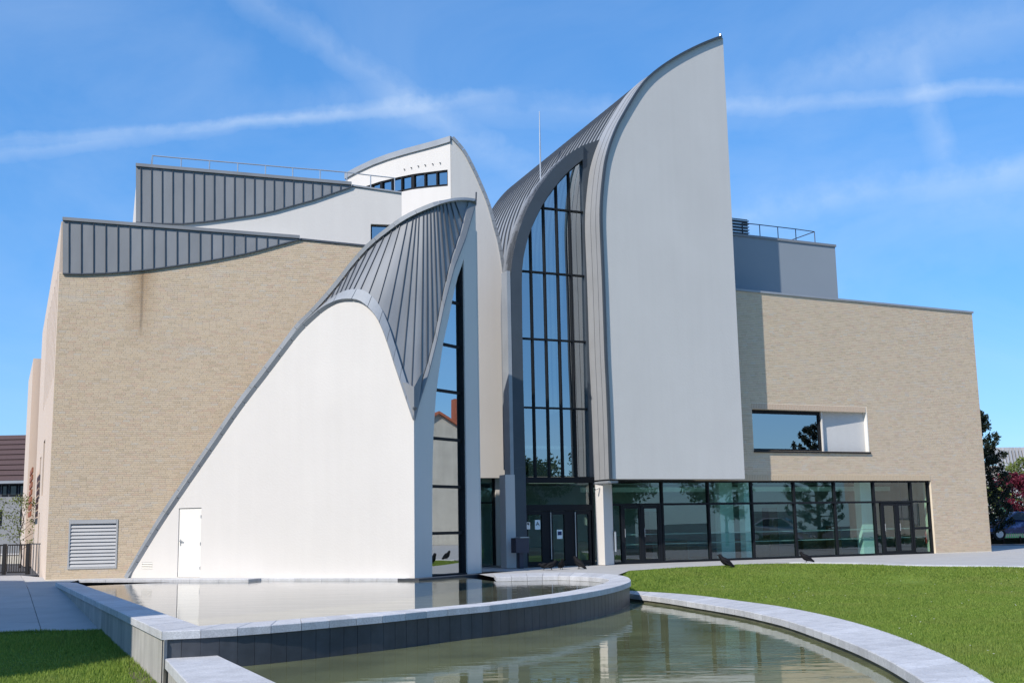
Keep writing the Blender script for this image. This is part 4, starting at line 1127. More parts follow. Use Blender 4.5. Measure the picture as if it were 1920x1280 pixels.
# window in the brick: glass on the left, splayed white panel on the right
ugl = PR.uz(1546,810)[0]
wf = empty('brick_window'); wf.parent = B
for a in ((wu0,ugl,wz1-.14,wz1),(wu0,ugl,wz0,wz0+.10),(wu0,wu0+.05,wz0+.1,wz1-.14),(ugl-.07,ugl,wz0+.1,wz1-.14)): pbox('window_frame', PR, *a, .22, .34, M_frame, wf)
pbox('glass_pane', PR, wu0+.05, ugl-.07, wz0+.10, wz1-.14, .29, .30, M_glassm, wf)
v = [PR.w(ugl+.005,wz0,.34),PR.w(wu1-.04,wz0,.17),PR.w(wu1-.04,wz1,.17),PR.w(ugl+.005,wz1,.34),PR.w(ugl+.005,wz0,.42),PR.w(wu1-.04,wz0,.42),PR.w(wu1-.04,wz1,.42),PR.w(ugl+.005,wz1,.42)]
mesh('white_panel', v, BOXF, M_grey, wf)
pbox('panel_edge', PR, ugl, ugl+.05, wz0, wz1-.02, .14, .339, M_white, wf)
pbox('reveal_lining', PR, wu1-.04, wu1-.002, wz0, wz1, -.012, .169, M_door, wf)
pbox('window_sill', PR, wu0-.01, wu1+.03, wz0-.06, wz0, -.07, .4, M_frame, wf)
pbox('room_back_wall', PR, wu0-1.5, ugl+1, wz0-1, wz1+1, 3, 3.1, M_intdark, B)
# ground-floor glazing
cg = empty('long_glazing'); cg.parent = B
gm = [1150.5,1246,1333,1415,1495,1571,1645,1715,1749]
gu = [PR.uz(x,960)[0] for x in gm]; gu[-1] = gr-.03
trz = PR.uz(1300,943.5)[1]; trz2 = PR.uz(1700,940.5)[1]
trz = (trz+trz2)/2
QF = .10
for u in gu: pbox('mullion', PR, u-.035, u+.035, 0, gtop, QF, QF+.16, M_frame, cg)
for a,b_ in zip(gu,gu[1:]):
    pbox('transom', PR, a+.035, b_-.035, trz-.04, trz+.04, QF+.01, QF+.15, M_frame, cg)
    pbox('head_rail', PR, a+.035, b_-.035, gtop-.07, gtop, QF+.01, QF+.15, M_frame, cg)
    pbox('glass_pane', PR, a+.035, b_-.035, trz+.04, gtop-.07, QF+.08, QF+.092, M_glass, cg)
    pbox('sill_rail', PR, a+.035, b_-.035, 0, .07, QF+.01, QF+.15, M_frame, cg)
    if a not in (gu[0],gu[6]) : 
        if b_ == gu[-1]:
            zmid = PR.uz(1731,989.5)[1]; pbox('transom', PR, a+.035, b_-.035, zmid-.05, zmid+.05, QF+.01, QF+.15, M_frame, cg)
            pbox('glass_pane', PR, a+.035, b_-.035, .07, zmid-.05, QF+.08, QF+.092, M_glass, cg); pbox('glass_pane', PR, a+.035, b_-.035, zmid+.05, trz-.04, QF+.08, QF+.092, M_glass, cg)
        else: pbox('glass_pane', PR, a+.035, b_-.035, .07, trz-.04, QF+.08, QF+.092, M_glass, cg)
def door_bay(a, b_, posts):
    ps = [PR.uz(x,1000)[0] for x in posts]
    pbox('glass_pane', PR, a+.035, ps[0]-.05, .07, trz-.04, QF+.08, QF+.092, M_glass, cg)
    for p in ps: pbox('door_post', PR, p-.05, p+.05, .0, trz-.04, QF+.02, QF+.14, M_frame, cg)
    lim = ps+[b_-.0]
    for p,q in zip(lim,lim[1:]):
        if q-p < .25: continue
        d_ = empty('glazed_door'); d_.parent = B
        fr = MB(); x0,x1 = p+.055, q-.055
        fr.pbox(PR,x0,x0+.06,.02,trz-.05,QF+.03,QF+.12); fr.pbox(PR,x1-.06,x1,.02,trz-.05,QF+.03,QF+.12); fr.pbox(PR,x0+.06,x1-.06,.02,.15,QF+.03,QF+.12); fr.pbox(PR,x0+.06,x1-.06,trz-.15,trz-.05,QF+.03,QF+.12)
        fr.build('door_frame', M_frame, d_); pbox('door_glass', PR, x0+.06,x1-.06,.15,trz-.15,QF+.07,QF+.08, M_glass, d_)
        mb = MB(); mb.tube([PR.w(x0+.03,.95,QF-.01),PR.w(x0+.03,1.25,QF-.01)],.012,6); mb.build('door_handle', M_steel, d_)
door_bay(gu[0],gu[1],[1171,1208,1243])
door_bay(gu[6],gu[7],[1661,1689])
# room behind the long glazing
mesh('room_floor', [PR.w(ru_l-4,.01,.2),PR.w(ru_r-.5,.01,.2),PR.w(ru_r-.5,.01,9),PR.w(ru_l-4,.01,9)], [(0,1,2,3)], M_intflr, B)
mesh('room_ceiling', [PR.w(ru_l+.1,gtop+.02,.46),PR.w(ru_l+.1,gtop+.02,9),PR.w(ru_r-.5,gtop+.02,9),PR.w(ru_r-.5,gtop+.02,.46)], [(0,1,2,3)], M_intlite, B)
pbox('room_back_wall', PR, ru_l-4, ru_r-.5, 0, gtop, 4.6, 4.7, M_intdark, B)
for x0,x1,q in ((1352,1377,1.3),(1398,1414,.75),(1618,1645,.9)):
    a,b_ = PR.off(q).uz(x0,1000)[0], PR.off(q).uz(x1,1000)[0]; pbox('room_column', PR.off(q), a, b_, 0, gtop, 0, .35, M_intlite, B)
for a,w_,h_,q in ((gu[1]+.6,1.6,.75,1.9),(gu[2]-1.0,.5,1.9,2.8),(gu[3]+.5,1.8,.74,2.2),(gu[4]+.9,.45,2.0,3.0),(gu[5]+.2,1.5,.95,2.5),(gu[6]-.9,.4,1.2,1.7)):
    pbox('room_furniture', PR, a, a+w_, 0.02, h_, q, q+.45, M_desk, B)
for i in range(7):
    a = gu[0]+.8+i*2.35; pbox('ceiling_vent', PR, a, a+1.2, gtop-.03, gtop+.015, 1.6, 1.9, M_frame, B)
pbox('ceiling_beam', PR, gu[0], gr, gtop-.34, gtop-.16, 2.4, 2.5, M_intlite, B)
for zz in (1.02,.66): pbox('glass_strip', PR, gu[0]+.04, gr-.08, zz, zz+.03, QF+.2, QF+.205, M_louvre, B)

# ================= grey storey behind the right wing, roof box and rail
PG = PR.off(.9)
zg0 = gtop+4; ga = PG.uz(1340,430)[0]; gb = (PG.uz(1565.3,461)[0]+PG.uz(1572,559)[0])/2
z1g, z2g = PG.uz(1374,439.5), PG.uz(1565.3,461)
sl = (z2g[1]-z1g[1])/(z2g[0]-z1g[0]); zga = z1g[1]+sl*(ga-z1g[0]); zgb = z1g[1]+sl*(gb-z1g[0])
wall_poly('grey_storey_wall', PG, [(ga,zg0),(gb,zg0),(gb,zgb),(ga,zga)], [], 0, 5, M_shadegrey, B)
MB().add([PG.w(ga,zga-.05,-.04),PG.w(gb+.04,zgb-.05,-.04),PG.w(gb+.04,zgb+.05,-.04),PG.w(ga,zga+.05,-.04),PG.w(ga,zga-.05,5.05),PG.w(gb+.04,zgb-.05,5.05),PG.w(gb+.04,zgb+.05,5.05),PG.w(ga,zga+.05,5.05)], BOXF).build('parapet_capping', M_zinc, B)
PGq = PG.off(1.0)
va,vb = PGq.uz(1365,420)[0], PGq.uz(1404.5,420)[0]; vz = PGq.uz(1390,409)[1]
vb_ = empty('ventilation_box'); vb_.parent = B
mb = MB(); mb.pbox(PGq, va, vb, zga-.8, vz, .1, 1.5); mb.build('box_core', M_seam, vb_)
for i in range(9):
    z = vz-.06-i*.13; pbox('box_slat', PGq, va, vb+.02, z-.05, z, .02, .1, M_steel, vb_)
rr = empty('roof_railing'); rr.parent = B
tops = [(1392,418),(1424,421.5),(1458,425.5),(1491.5,429.5),(1527,434.5)]
tp = []
for x,y in tops:
    a = PGq.at(x,y); tp.append(a); MB().tube([a,a-Vector((0,0,1.0))], .02, 6).build('railing_post', M_seam, rr)
MB().tube(tp,.02,6).build('railing_rail', M_seam, rr); MB().tube([p-Vector((0,0,.5)) for p in tp],.014,6).build('railing_rail', M_seam, rr)
c = tp[-1]; back_ = -PG.n*3-PG.d*.0
MB().tube([c, c+back_],.02,6).build('railing_rail', M_seam, rr); MB().tube([c-Vector((0,0,.5)), c+back_-Vector((0,0,.5))],.014,6).build('railing_rail', M_seam, rr)

# ------------------------------------------------------------------ ground, lawns, paving
def sheet(name, pts, mat, kind='structure'):
    n = len(pts); tris = tessellate_polygon([[Vector((p[0],p[1],0)) for p in pts]]); f = []
    for t in tris:
        a,b_,c = [pts[i] for i in t]
        f.append(tuple(t) if (b_[0]-a[0])*(c[1]-a[1])-(b_[1]-a[1])*(c[0]-a[0]) > 0 else tuple(reversed(t)))
    o = mesh(name, pts, f, mat)
    if kind: o['kind'] = kind
    return o
ZU, ZLOW = .05, -.32                      # coping tops of the upper and the lower pond
WU, WL = -.07, -.50                       # their water levels
# upper pond outline (coping, outer and inner line)
cornO = ground(303.7,1183,ZU); cornI = ground(373.7,1172.5,ZU)
lfO = ground(104,1091,ZU); lfI = ground(143.7,1091.5,ZU)
arcO = [(303.7,1183),(400,1178.7),(470,1174),(540,1168.7),(637.5,1160),(722.5,1152.5),(795,1145),(860,1138.7),(912.5,1134),(960,1128.7),(1035,1119.5),(1087.5,1112),(1130,1104.5),(1162.5,1097),(1179,1091),(1183,1087),(1175,1080.5),(1150,1076),(1112,1073.4),(1085,1072.6),(1050,1072),(1028,1072.3),(985,1073.3),(925,1075.5)]
arcI = [(373.7,1172.5),(400,1170),(470,1165.7),(540,1160.3),(637.5,1152.3),(722.5,1145.5),(795,1139.3),(860,1133.5),(900,1129.8),(945,1124.5),(1005,1116.5),(1050,1110),(1095,1101.8),(1122,1095.5),(1137,1090.5),(1142.5,1087),(1138,1085),(1122,1082.3),(1100,1080.6),(1080,1079.8),(1052,1079),(1035,1079),(990,1080),(930,1081.3)]
AO = resample([ground(x,y,ZU) for x,y in arcO], 46); AI = resample([ground(x,y,ZU) for x,y in arcI], 46)
pw = tag(empty('upper_pond_wall'), 'raised pale granite rim curving round the upper reflecting pond', 'pond wall')
def stone(pO, pI, z, th, parent, gap=.004, name='coping_stone'):
    """a coping stone between two outer and two inner points"""
    (a,b_),(c,d) = pO, pI; t = (b_-a).normalized()*gap if (b_-a).length > .05 else Vector((0,0,0)); t2 = (d-c).normalized()*gap if (d-c).length > .05 else Vector((0,0,0))
    P = [a+t,b_-t,d-t2,c+t2]; v = []
    for p in P: v.append(Vector((p.x,p.y,z-th)))
    for p in P: v.append(Vector((p.x,p.y,z)))
    cen = sum(P, Vector())/4; 
    for p in P: q = Vector((p.x,p.y,z)); v.append(q)
    # chamfered top edge
    for i in range(4):
        dv = (Vector((cen.x,cen.y,z))-v[4+i]).normalized()*.012; v[8+i] = v[8+i]+dv; v[4+i] = v[4+i]-Vector((0,0,.010))
    f = [(8,9,10,11)]+[(4+i,4+(i+1)%4,8+(i+1)%4,8+i) for i in range(4)]+[(i,(i+1)%4,4+(i+1)%4,4+i) for i in range(4)]+[(3,2,1,0)]
    return mesh(name, v, f, M_granite, parent)
CT = .115
i = 0
while i < 45:
    s_ = 1
    stone((AO[i],AO[i+s_]),(AI[i],AI[i+s_]),ZU,CT,pw); i += s_
NL = 16
for i in range(NL):
    a,b_ = lfO.lerp(cornO,i/NL), lfO.lerp(cornO,(i+1)/NL); c,d = lfI.lerp(cornI,i/NL), lfI.lerp(cornI,(i+1)/NL)
    stone((a,b_),(c,d),ZU,CT,pw)
# concrete wall under the left rim
ins = (lfI-lfO).normalized()*.05
v = []; f = []
for i in range(NL+1):
    p = lfO.lerp(cornO,i/NL)+ins; q = lfI.lerp(cornI,i/NL)-ins
    g = h_left(p.y)-.3
    v += [Vector((p.x,p.y,g)),Vector((p.x,p.y,ZU-CT)),Vector((q.x,q.y,ZU-CT)),Vector((q.x,q.y,-1.1))]
for i in range(NL):
    for k_ in range(3): f.append((4*i+k_,4*i+k_+1,4*(i+1)+k_+1,4*(i+1)+k_))
f += [(4*NL,4*NL+1,4*NL+2,4*NL+3)]
mesh('rim_wall', v, f, M_conc, pw)
# dark cladding slabs on the outer side facing the lower pond
cl_o = resample([Vector((p.x,p.y,0)) for p in AO[:31]], 60)
for i in range(59):
    a,b_ = cl_o[i],cl_o[i+1]; t = (b_-a).normalized(); nrm = Vector((t.y,-t.x,0)); a2 = a+t*.004-nrm*.04; b2 = b_-t*.004-nrm*.04
    v = [Vector((p.x,p.y,z)) for z in (-1.1,ZU-CT) for p in (a2,b2)]+[Vector((p.x,p.y,z)) for z in (-1.1,ZU-CT) for p in (a2-nrm*.05,b2-nrm*.05)]
    mesh('cladding_slab', v, [(0,1,3,2),(5,4,6,7),(1,5,7,3),(4,0,2,6),(2,3,7,6)], M_clad, pw)
v = []; f = []
core = resample([Vector((p.x,p.y,0)) for p in AO], 80)
for p,q in zip(core, core[1:]+[core[-1]+(core[-1]-core[-2])]):
    t = (q-p).normalized(); nrm = Vector((t.y,-t.x,0)); a = p-nrm*.088; v += [Vector((a.x,a.y,-1.1)),Vector((a.x,a.y,ZU-CT-.002))]
for i in range(79): f.append((2*i,2*i+2,2*i+3,2*i+1))
mesh('rim_core', v, f, M_mortar, pw)
v = []; f = []
for p in AI: v += [Vector((p.x,p.y,-.6)),Vector((p.x,p.y,ZU-CT))]
for i in range(45): f.append((2*i,2*i+1,2*i+3,2*i+2))
mesh('rim_inner_face', v, f, M_algae, pw)
# upper water
far_edge = [W1+Vector((.2,.3,0)), PW.w(0.6,0,-.3)]
wpts = [p.copy() for p in AI]; 
poly = [(p.x,p.y,WU) for p in AI]
poly += [(*(PS.w(2.6,0,.5).xy),WU), (*(PW.w(uW1-.5,0,.3).xy),WU), (*(PW.w(4.0,0,.2).xy),WU), (lfI.x+.3,lfI.y+.6,WU), (lfI.x,lfI.y,WU)]
o = sheet('upper_water', poly, M_water1)
o['kind'] = 'structure'
# granite edge and dark plinth at the foot of the wedge
edge = tag(empty('pond_edge_step'), 'long pale stone ledge along the foot of the white wedge wall', 'ledge')
e0, e1 = ground(147,1086.5,0), ground(466,1085.3,0)
ed = (e1-e0).normalized(); en_ = Vector((ed.y,-ed.x,0))
for i in range(6):
    a,b_ = e0.lerp(e1,i/6), e0.lerp(e1,(i+1)/6); stone((a,b_),(a-en_*.9,b_-en_*.9),0.004,.085,edge,name='ledge_stone')
wf0, wf1 = PW.uz(466,1080)[0], uW1-.15
for i in range(6):
    a,b_ = PW.w(wf0+(wf1-wf0)*i/6,0,-.28), PW.w(wf0+(wf1-wf0)*(i+1)/6,0,-.28); stone((a,b_),(a-PW.n*.3,b_-PW.n*.3),-.005,.1,edge,name='ledge_stone')
mb = MB(); mb.pbox(PS,-.35,4.6,-.5,-.012,-.42,.35); o = mb.build('wedge_plinth', M_clad, B)
# lower pond: left rim, right rim arc
lw = tag(empty('lower_pond_wall'), 'low pale granite rim of the lower pond sweeping along the lawn', 'pond wall')
RO_ = [(1172,1105.5),(1200,1107.8),(1246,1110.3),(1293.7,1114),(1340,1119),(1387.5,1125.6),(1430,1131),(1470,1137),(1537.5,1150),(1612.5,1168.7),(1687.5,1193),(1762.5,1223),(1818.7,1251),(1863.7,1278),(1925,1322),(1990,1382),(2060,1470)]
RI_ = [(1172,1111),(1195,1114),(1246,1120),(1293.7,1127.3),(1340,1134.5),(1387.5,1142.5),(1430,1151.5),(1470,1161),(1522.5,1178),(1593.7,1204),(1650,1228.7),(1687.5,1249),(1725,1272),(1770,1306),(1815,1350),(1850,1400),(1880,1490)]
QO = resample([ground(x,y,ZLOW) for x,y in RO_], 44); QI = resample([ground(x,y,ZLOW) for x,y in RI_], 44)
for i in range(43): stone((QO[i],QO[i+1]),(QI[i],QI[i+1]),ZLOW,.12,lw)
v = []; f = []
for p,c in zip(QI,QO):
    d = (c-p).normalized()*.05; v += [Vector((p.x+d.x,p.y+d.y,-1.1)),Vector((p.x+d.x,p.y+d.y,ZLOW-.11))]
for i in range(43): f.append((2*i,2*i+1,2*i+3,2*i+2))
mesh('rim_inner_face', v, f, M_algae, lw)
dl = (cornO-lfO); dl.z = 0; dl.normalize(); nl = Vector((dl.y,-dl.x,0))
lo0, li0 = ground(304,1228,ZLOW), ground(396,1222,ZLOW)
lo0 = Vector((cornO.x,cornO.y,0))+dl*.12; li0 = lo0+(li0-lo0).normalized()*.95
lo0 = ground(306,1230,ZLOW); li0 = ground(397,1222.5,ZLOW); lo1 = ground(352,1280,ZLOW); li1 = ground(520,1280,ZLOW)
dO = (lo1-lo0).normalized(); dI = (li1-li0).normalized()
for i in range(7):
    stone((lo0+dO*i*1.15,lo0+dO*(i+1)*1.15),(li0+dI*i*1.15,li0+dI*(i+1)*1.15),ZLOW,.13,lw)
v = []; f = []
for i in range(8):
    p = lo0+dO*i*1.15; q = li0+dI*i*1.15; e = (q-p).normalized()*.05; p = p+e; q = q-e
    v += [Vector((p.x,p.y,-1.3)),Vector((p.x,p.y,ZLOW-.12)),Vector((q.x,q.y,ZLOW-.12)),Vector((q.x,q.y,-1.3))]
for i in range(7):
    for k_ in range(3): f.append((4*i+k_,4*i+k_+1,4*(i+1)+k_+1,4*(i+1)+k_))
f += [(0,3,2,1)]
mesh('rim_wall', v, f, M_conc, lw)
blk = MB()
cI = ground(374,1198,-.08); 
a = cornO+dl*-.02; b_ = cornO.lerp(cornI,1.0)
u_ = (cornI-cornO); u_.z = 0; u_n = u_.normalized()
v = []
for z in (ZLOW, ZU-CT):
    for p in (cornO+u_n*.10-dl*.012, cornO+u_n*(u_.length*1.12)-dl*.012, cornO+u_n*(u_.length*1.02)-dl*.6, cornO+u_n*.10-dl*.6): v.append(Vector((p.x,p.y,z)))
mesh('rim_block', v, [(0,1,5,4),(1,2,6,5),(2,3,7,6),(3,0,4,7),(4,5,6,7)], M_granite, pw)
far_l = li0+dI*8
poly = [(p.x,p.y,WL) for p in QI]+[(far_l.x+9,far_l.y-6,WL),(far_l.x,far_l.y-1,WL),(li0.x,li0.y,WL),(cornI.x-.3,cornI.y+.3,WL)]+[(p.x,p.y,WL) for p in [AO[i].lerp(AI[i],.3) for i in range(4,30,2)]]
# order: arc of the upper rim from left to right, then the right rim towards the camera
left_part = [(li0.x,li0.y,WL),(cornI.x,cornI.y+.2,WL)]+[(AO[i].lerp(AI[i],.5).x,AO[i].lerp(AI[i],.5).y,WL) for i in range(3,31,2)]
poly = left_part+[(p.lerp(c,.3).x,p.lerp(c,.3).y,WL) for p,c in zip(QI,QO)]+[(3.5,4,WL),(far_l.x,far_l.y,WL)]
sheet('lower_water', poly, M_water2)

# lawns
# paving in front of the right wing: edge runs from behind the pond to the right
pe = [ground(1180,1069.5,-.02), ground(1300,1062.5,-.02), ground(1440,1056.5,-.02), ground(1560,1056.5,-.02), ground(1700,1061,-.02), ground(1930,1064,-.02)]
pe_s = resample(pe, 30)
pe_s = pe_s+[pe_s[-1]+(pe_s[-1]-pe_s[-2])*8]
def pe_y(x): return interp([(p.x,p.y) for p in pe_s], x)
def h_right(x, y):
    """lawn on the right: level by the pond, rising to the paving in front of the wing"""
    t = min(max((y-(pe_y(x)-6.5))/6.5,0),1)
    return lerp(ZLOW-.045, -.03, t*t*(3-2*t))
pv_near = [ground(1150,1071,-.0),ground(1440,1057,-.02)]
NX, NY = 60, 60
ro = [Vector((p.x,p.y,0)) for p in QO]
lawn_poly = [(p.x,p.y) for p in reversed(QO)]+[(AO[i].lerp(AI[i],.25).x,AO[i].lerp(AI[i],.25).y) for i in range(29,38)]+[(p.x,p.y) for p in pe_s]+[(34,20),(20,2),(QO[-1].x+4,2)]
def fill_grid(name, poly, hfun, step, mat):
    bm = bmesh.new(); vs_ = [bm.verts.new((x,y,0)) for x,y in poly]
    bm.faces.new(vs_)
    xs = [p[0] for p in poly]; ys = [p[1] for p in poly]
    for ax, lo, hi in (((1,0,0),min(xs),max(xs)),((0,1,0),min(ys),max(ys))):
        c = lo+step
        while c < hi:
            bmesh.ops.bisect_plane(bm, geom=bm.verts[:]+bm.edges[:]+bm.faces[:], plane_co=(c,c,0), plane_no=ax); c += step
    for v_ in bm.verts: v_.co.z = hfun(v_.co.x,v_.co.y)
    bmesh.ops.triangulate(bm, faces=bm.faces[:])
    for f_ in bm.faces:
        if f_.normal.z < 0: f_.normal_flip()
    me = bpy.data.meshes.new(name); bm.to_mesh(me); bm.free(); me.materials.append(mat)
    o = bpy.data.objects.new(name, me); COL.objects.link(o); o['kind'] = 'structure'; return o
lawnR = fill_grid('lawn', lawn_poly, h_right, .7, M_turf)
# left: sloping paving slabs, then grass
pvL = tag(empty('sloping_pavement'), None, None, kind='structure')
pvL.name = 'pavement'
gl0, gl1 = ground(-60,1197.5,-.53), ground(182,1181,-.53)
ysplit = (gl0.y+gl1.y)/2
xr = lambda y: lfO.x+(cornO.x-lfO.x)*(lfO.y-y)/(lfO.y-cornO.y)+.06
yy = [ysplit, 25.2, 28.1, 31.0, 33.8, 36.6, 39.6, 42.4]
j0a, j0b = ground(40,1080,0), ground(76,1182,-.52)
for i in range(len(yy)-1):
    ya, yb = yy[i]+.008, yy[i+1]-.008
    def jx(y): return lerp(j0b.x, j0a.x, (y-j0b.y)/(j0a.y-j0b.y))
    cols_ = [lambda y: jx(y)-7.0, lambda y: jx(y)-3.5, jx, lambda y: min(xr(y) if y < lfO.y else jx(y)+3.6, jx(y)+3.6 if y >= lfO.y else 1e9)]
    for c0,c1 in zip(cols_, cols_[1:] if yb < lfO.y else cols_[1:3]):
        v = [Vector((c0(ya)+.008,ya,h_left(ya))),Vector((c1(ya)-.008,ya,h_left(ya))),Vector((c1(yb)-.008,yb,h_left(yb))),Vector((c0(yb)+.008,yb,h_left(yb)))]
        v += [p-Vector((0,0,.12)) for p in v]
        mesh('paving_slab', v, [(0,1,2,3),(4,5,1,0),(5,6,2,1),(6,7,3,2),(7,4,0,3)], M_pave, pvL)
def jx2(y): return lerp(j0b.x, j0a.x, (y-j0b.y)/(j0a.y-j0b.y))
ylim = max(y_ for y_ in yy if y_ < lfO.y)
wfp = PW.uz(466,1080)[0]
sheet('pavement', [(jx2(ylim)+.01,ylim,h_left(ylim)-.004),(xr(ylim),ylim,h_left(ylim)-.004),(lfO.x+.05,lfO.y,h_left(lfO.y)-.004),(e0.x,e0.y,-.006),(e1.x,e1.y,-.006),(*PW.w(wfp,0,.1).xy,-.006),(*PW.w(0,0,.1).xy,-.006),(L0.x+.5,L0.y+.3,-.006),(jx2(42.4)+.01,42.4,-.006)], M_pave)
grassL_poly = [(-22,ysplit-.01),(xr(ysplit),ysplit-.01),(xr(16),16),(xr(12),12),(lo0.x+dO.x*6,lo0.y+dO.y*6),(-2,3),(-22,3)]
grassL_poly = [(-24,ysplit),(xr(ysplit),ysplit),(cornO.x+.06,cornO.y),(lo0.x+.02,lo0.y),(lo0.x+dO.x*7,lo0.y+dO.y*7),(-3,2),(-24,2)]
lawnL = fill_grid('lawn', grassL_poly, lambda x,y: h_left(y)-.01, 1.5, M_turf)
# bare earth beside the wall
v = [Vector((xr(y)+.0,y,h_left(y)+.006)) for y in (19.6,18,16.6)]+[Vector((xr(y)-w_,y,h_left(y)+.006)) for y,w_ in ((16.6,.34),(18,.30),(19.4,.05))]
o = mesh('earth_strip', v, [(0,5,4,1),(1,4,3,2)], M_soil); o['kind'] = 'structure'
# pavement between pond, wedge and the right wing
pts = [ (-13.8,40.4,-.012),(-16.8,44,-.012),(16,60,-.012),(60,80,-.012),(60,52,-.012)]
pc = [(p.x,p.y,-.012) for p in reversed(pe_s)]
pc += [(AO[36].x,AO[36].y,-.012)]+[(AO[i].lerp(AI[i],.4).x,AO[i].lerp(AI[i],.4).y,-.012) for i in range(37,46)]
pc += [(*(PS.w(3.3,0,.2).xy),-.012),(*(PT2.w(pul-1,0,5).xy),-.012),(*(PR.w(0,0,8).xy),-.012),(*(PR.w(ru_r,0,12).xy),-.012),(60,58,-.012)]
sheet('forecourt', pc, M_pave)
# pale kerb along the lawn on the right
kb = tag(empty('forecourt_kerb'), 'pale stone kerb between the lawn and the forecourt', 'kerb')
for i in range(13,31):
    if i+1 >= len(pe_s): break
    a,b_ = pe_s[i],pe_s[i+1]; t = (b_-a).normalized(); n_ = Vector((-t.y,t.x,0))
    if (b_-a).length > 3:
        b_ = a+t*6
    stone((a-n_*.02,b_-n_*.02),(a+n_*.55,b_+n_*.55),.02,.5,kb,name='kerb_stone')
# general ground beyond
def hg(x,y): return -1.35 if y < 43.5 and -30 < x < 33 and y > -30 else -.06
NXG = [-900,-300,-120,-60,-30,-29.9,-20,-10,0,10,20,32.9,33,60,120,300,900]; NYG = [-600,-200,-80,-30,-29.9,0,15,30,43.4,43.5,60,90,150,300,900,2500]
v = [Vector((x,y,hg(x,y))) for y in NYG for x in NXG]; nx_ = len(NXG)
f = [(j*nx_+i,j*nx_+i+1,(j+1)*nx_+i+1,(j+1)*nx_+i) for j in range(len(NYG)-1) for i in range(nx_-1)]
o = mesh('ground', v, f, M_asph); o['kind'] = 'structure'
v = [(-40,-30,-.93),(36,-30,-.93),(36,2.05,-.93),(-40,2.05,-.93)]
o = mesh('lawn', v, [(0,1,2,3)], M_turf); o['kind'] = 'structure'

# grass blades
def blades(name, poly, hfun, n, near=None, hmin=.025, hmax=.055, ymax=40):
    xs = np.array([p[0] for p in poly]); ys = np.array([p[1] for p in poly]); out = []
    pa = np.array(poly)
    def ins_(x,y):
        c = np.zeros(len(x),bool); j = len(pa)-1
        for i in range(len(pa)):
            xi,yi = pa[i]; xj,yj = pa[j]
            with np.errstate(divide='ignore',invalid='ignore'):
                m_ = ((yi>y)!=(yj>y))&(x<(xj-xi)*(y-yi)/(yj-yi+1e-12)+xi)
            c ^= m_; j = i
        return c
    got = []
    tot = 0
    while tot < n:
        y = rng.random(n*2); y = ys.min()+(ys.max()-ys.min())*y; x = xs.min()+(xs.max()-xs.min())*rng.random(n*2)
        keep = ins_(x,y)&(y>8)&(y<ymax)&(np.abs(x)<.6*y+4.5)
        dens = np.clip((16./np.maximum(y,8))**1.6,0,1); keep &= rng.random(len(y))<dens
        got.append(np.stack([x[keep],y[keep]],1)); tot += keep.sum()
    P = np.concatenate(got)[:n]; z = np.array([hfun(a,b_) for a,b_ in P])
    h = (hmin+(hmax-hmin)*rng.random(n))*(1+.5*np.sin(P[:,0]*1.3)*np.sin(P[:,1]*.9)); ang = rng.random(n)*6.283; w = .005+.004*rng.random(n)
    w = w*np.clip(P[:,1]/14,.9,2.2); lean = .6*h*rng.random(n); la = rng.random(n)*6.283
    V = np.zeros((n,3,3)); cx,sx = np.cos(ang)*w,np.sin(ang)*w
    V[:,0] = np.stack([P[:,0]-cx,P[:,1]-sx,z],1); V[:,1] = np.stack([P[:,0]+cx,P[:,1]+sx,z],1)
    V[:,2] = np.stack([P[:,0]+np.cos(la)*lean,P[:,1]+np.sin(la)*lean,z+h],1)
    me = bpy.data.meshes.new(name); me.vertices.add(3*n); me.vertices.foreach_set('co',V.ravel())
    me.loops.add(3*n); me.loops.foreach_set('vertex_index',np.arange(3*n,dtype=np.int32))
    me.polygons.add(n); me.polygons.foreach_set('loop_start',np.arange(0,3*n,3,dtype=np.int32)); me.polygons.foreach_set('loop_total',np.full(n,3,dtype=np.int32))
    me.materials.append(M_grassb); me.update(calc_edges=True); me.shade_flat()
    o = bpy.data.objects.new(name, me); COL.objects.link(o); return o
tag(blades('grass', lawn_poly, h_right, 520000), 'short mown green grass of the lawn beside the pond', 'grass', kind='stuff')
tag(blades('grass', grassL_poly, lambda x,y: h_left(y)-.01, 170000, hmin=.03, hmax=.07), 'short green grass at the foot of the pond wall on the left', 'grass', kind='stuff')
def edge_grass(name, pts, side, n, hfun):
    P = []; L = [0.]
    for a,b_ in zip(pts,pts[1:]): L.append(L[-1]+(b_-a).length)
    v = []; f = []
    for i in range(n):
        t = random.random()*L[-1]; j = 0
        while j < len(L)-2 and L[j+1] < t: j += 1
        p = pts[j].lerp(pts[j+1],(t-L[j])/max(L[j+1]-L[j],1e-6)); d = (pts[j+1]-pts[j]).normalized(); nn_ = Vector((-d.y,d.x,0))*side
        tuft = .5+.5*math.sin(t*3.1)*math.sin(t*1.7+2)
        p = p+nn_*random.uniform(-.0,.10); z = hfun(p.x,p.y)-.01; h = random.uniform(.04,.075)+.05*tuft*random.random(); a = random.uniform(0,6.28); w = .006
        tip = Vector((p.x,p.y,z+h))-nn_*random.uniform(-.03,.07)+d*random.uniform(-.03,.03); k = len(v)
        v += [Vector((p.x-math.cos(a)*w,p.y-math.sin(a)*w,z)),Vector((p.x+math.cos(a)*w,p.y+math.sin(a)*w,z)),tip]; f.append((k,k+1,k+2))
    return mesh(name, v, f, M_grassb)
QOv = [Vector((p.x,p.y,0)) for p in QO]
tag(edge_grass('grass', QOv, 1, 16000, h_right), 'ragged grass edge spilling against the lower pond rim', 'grass', kind='stuff')
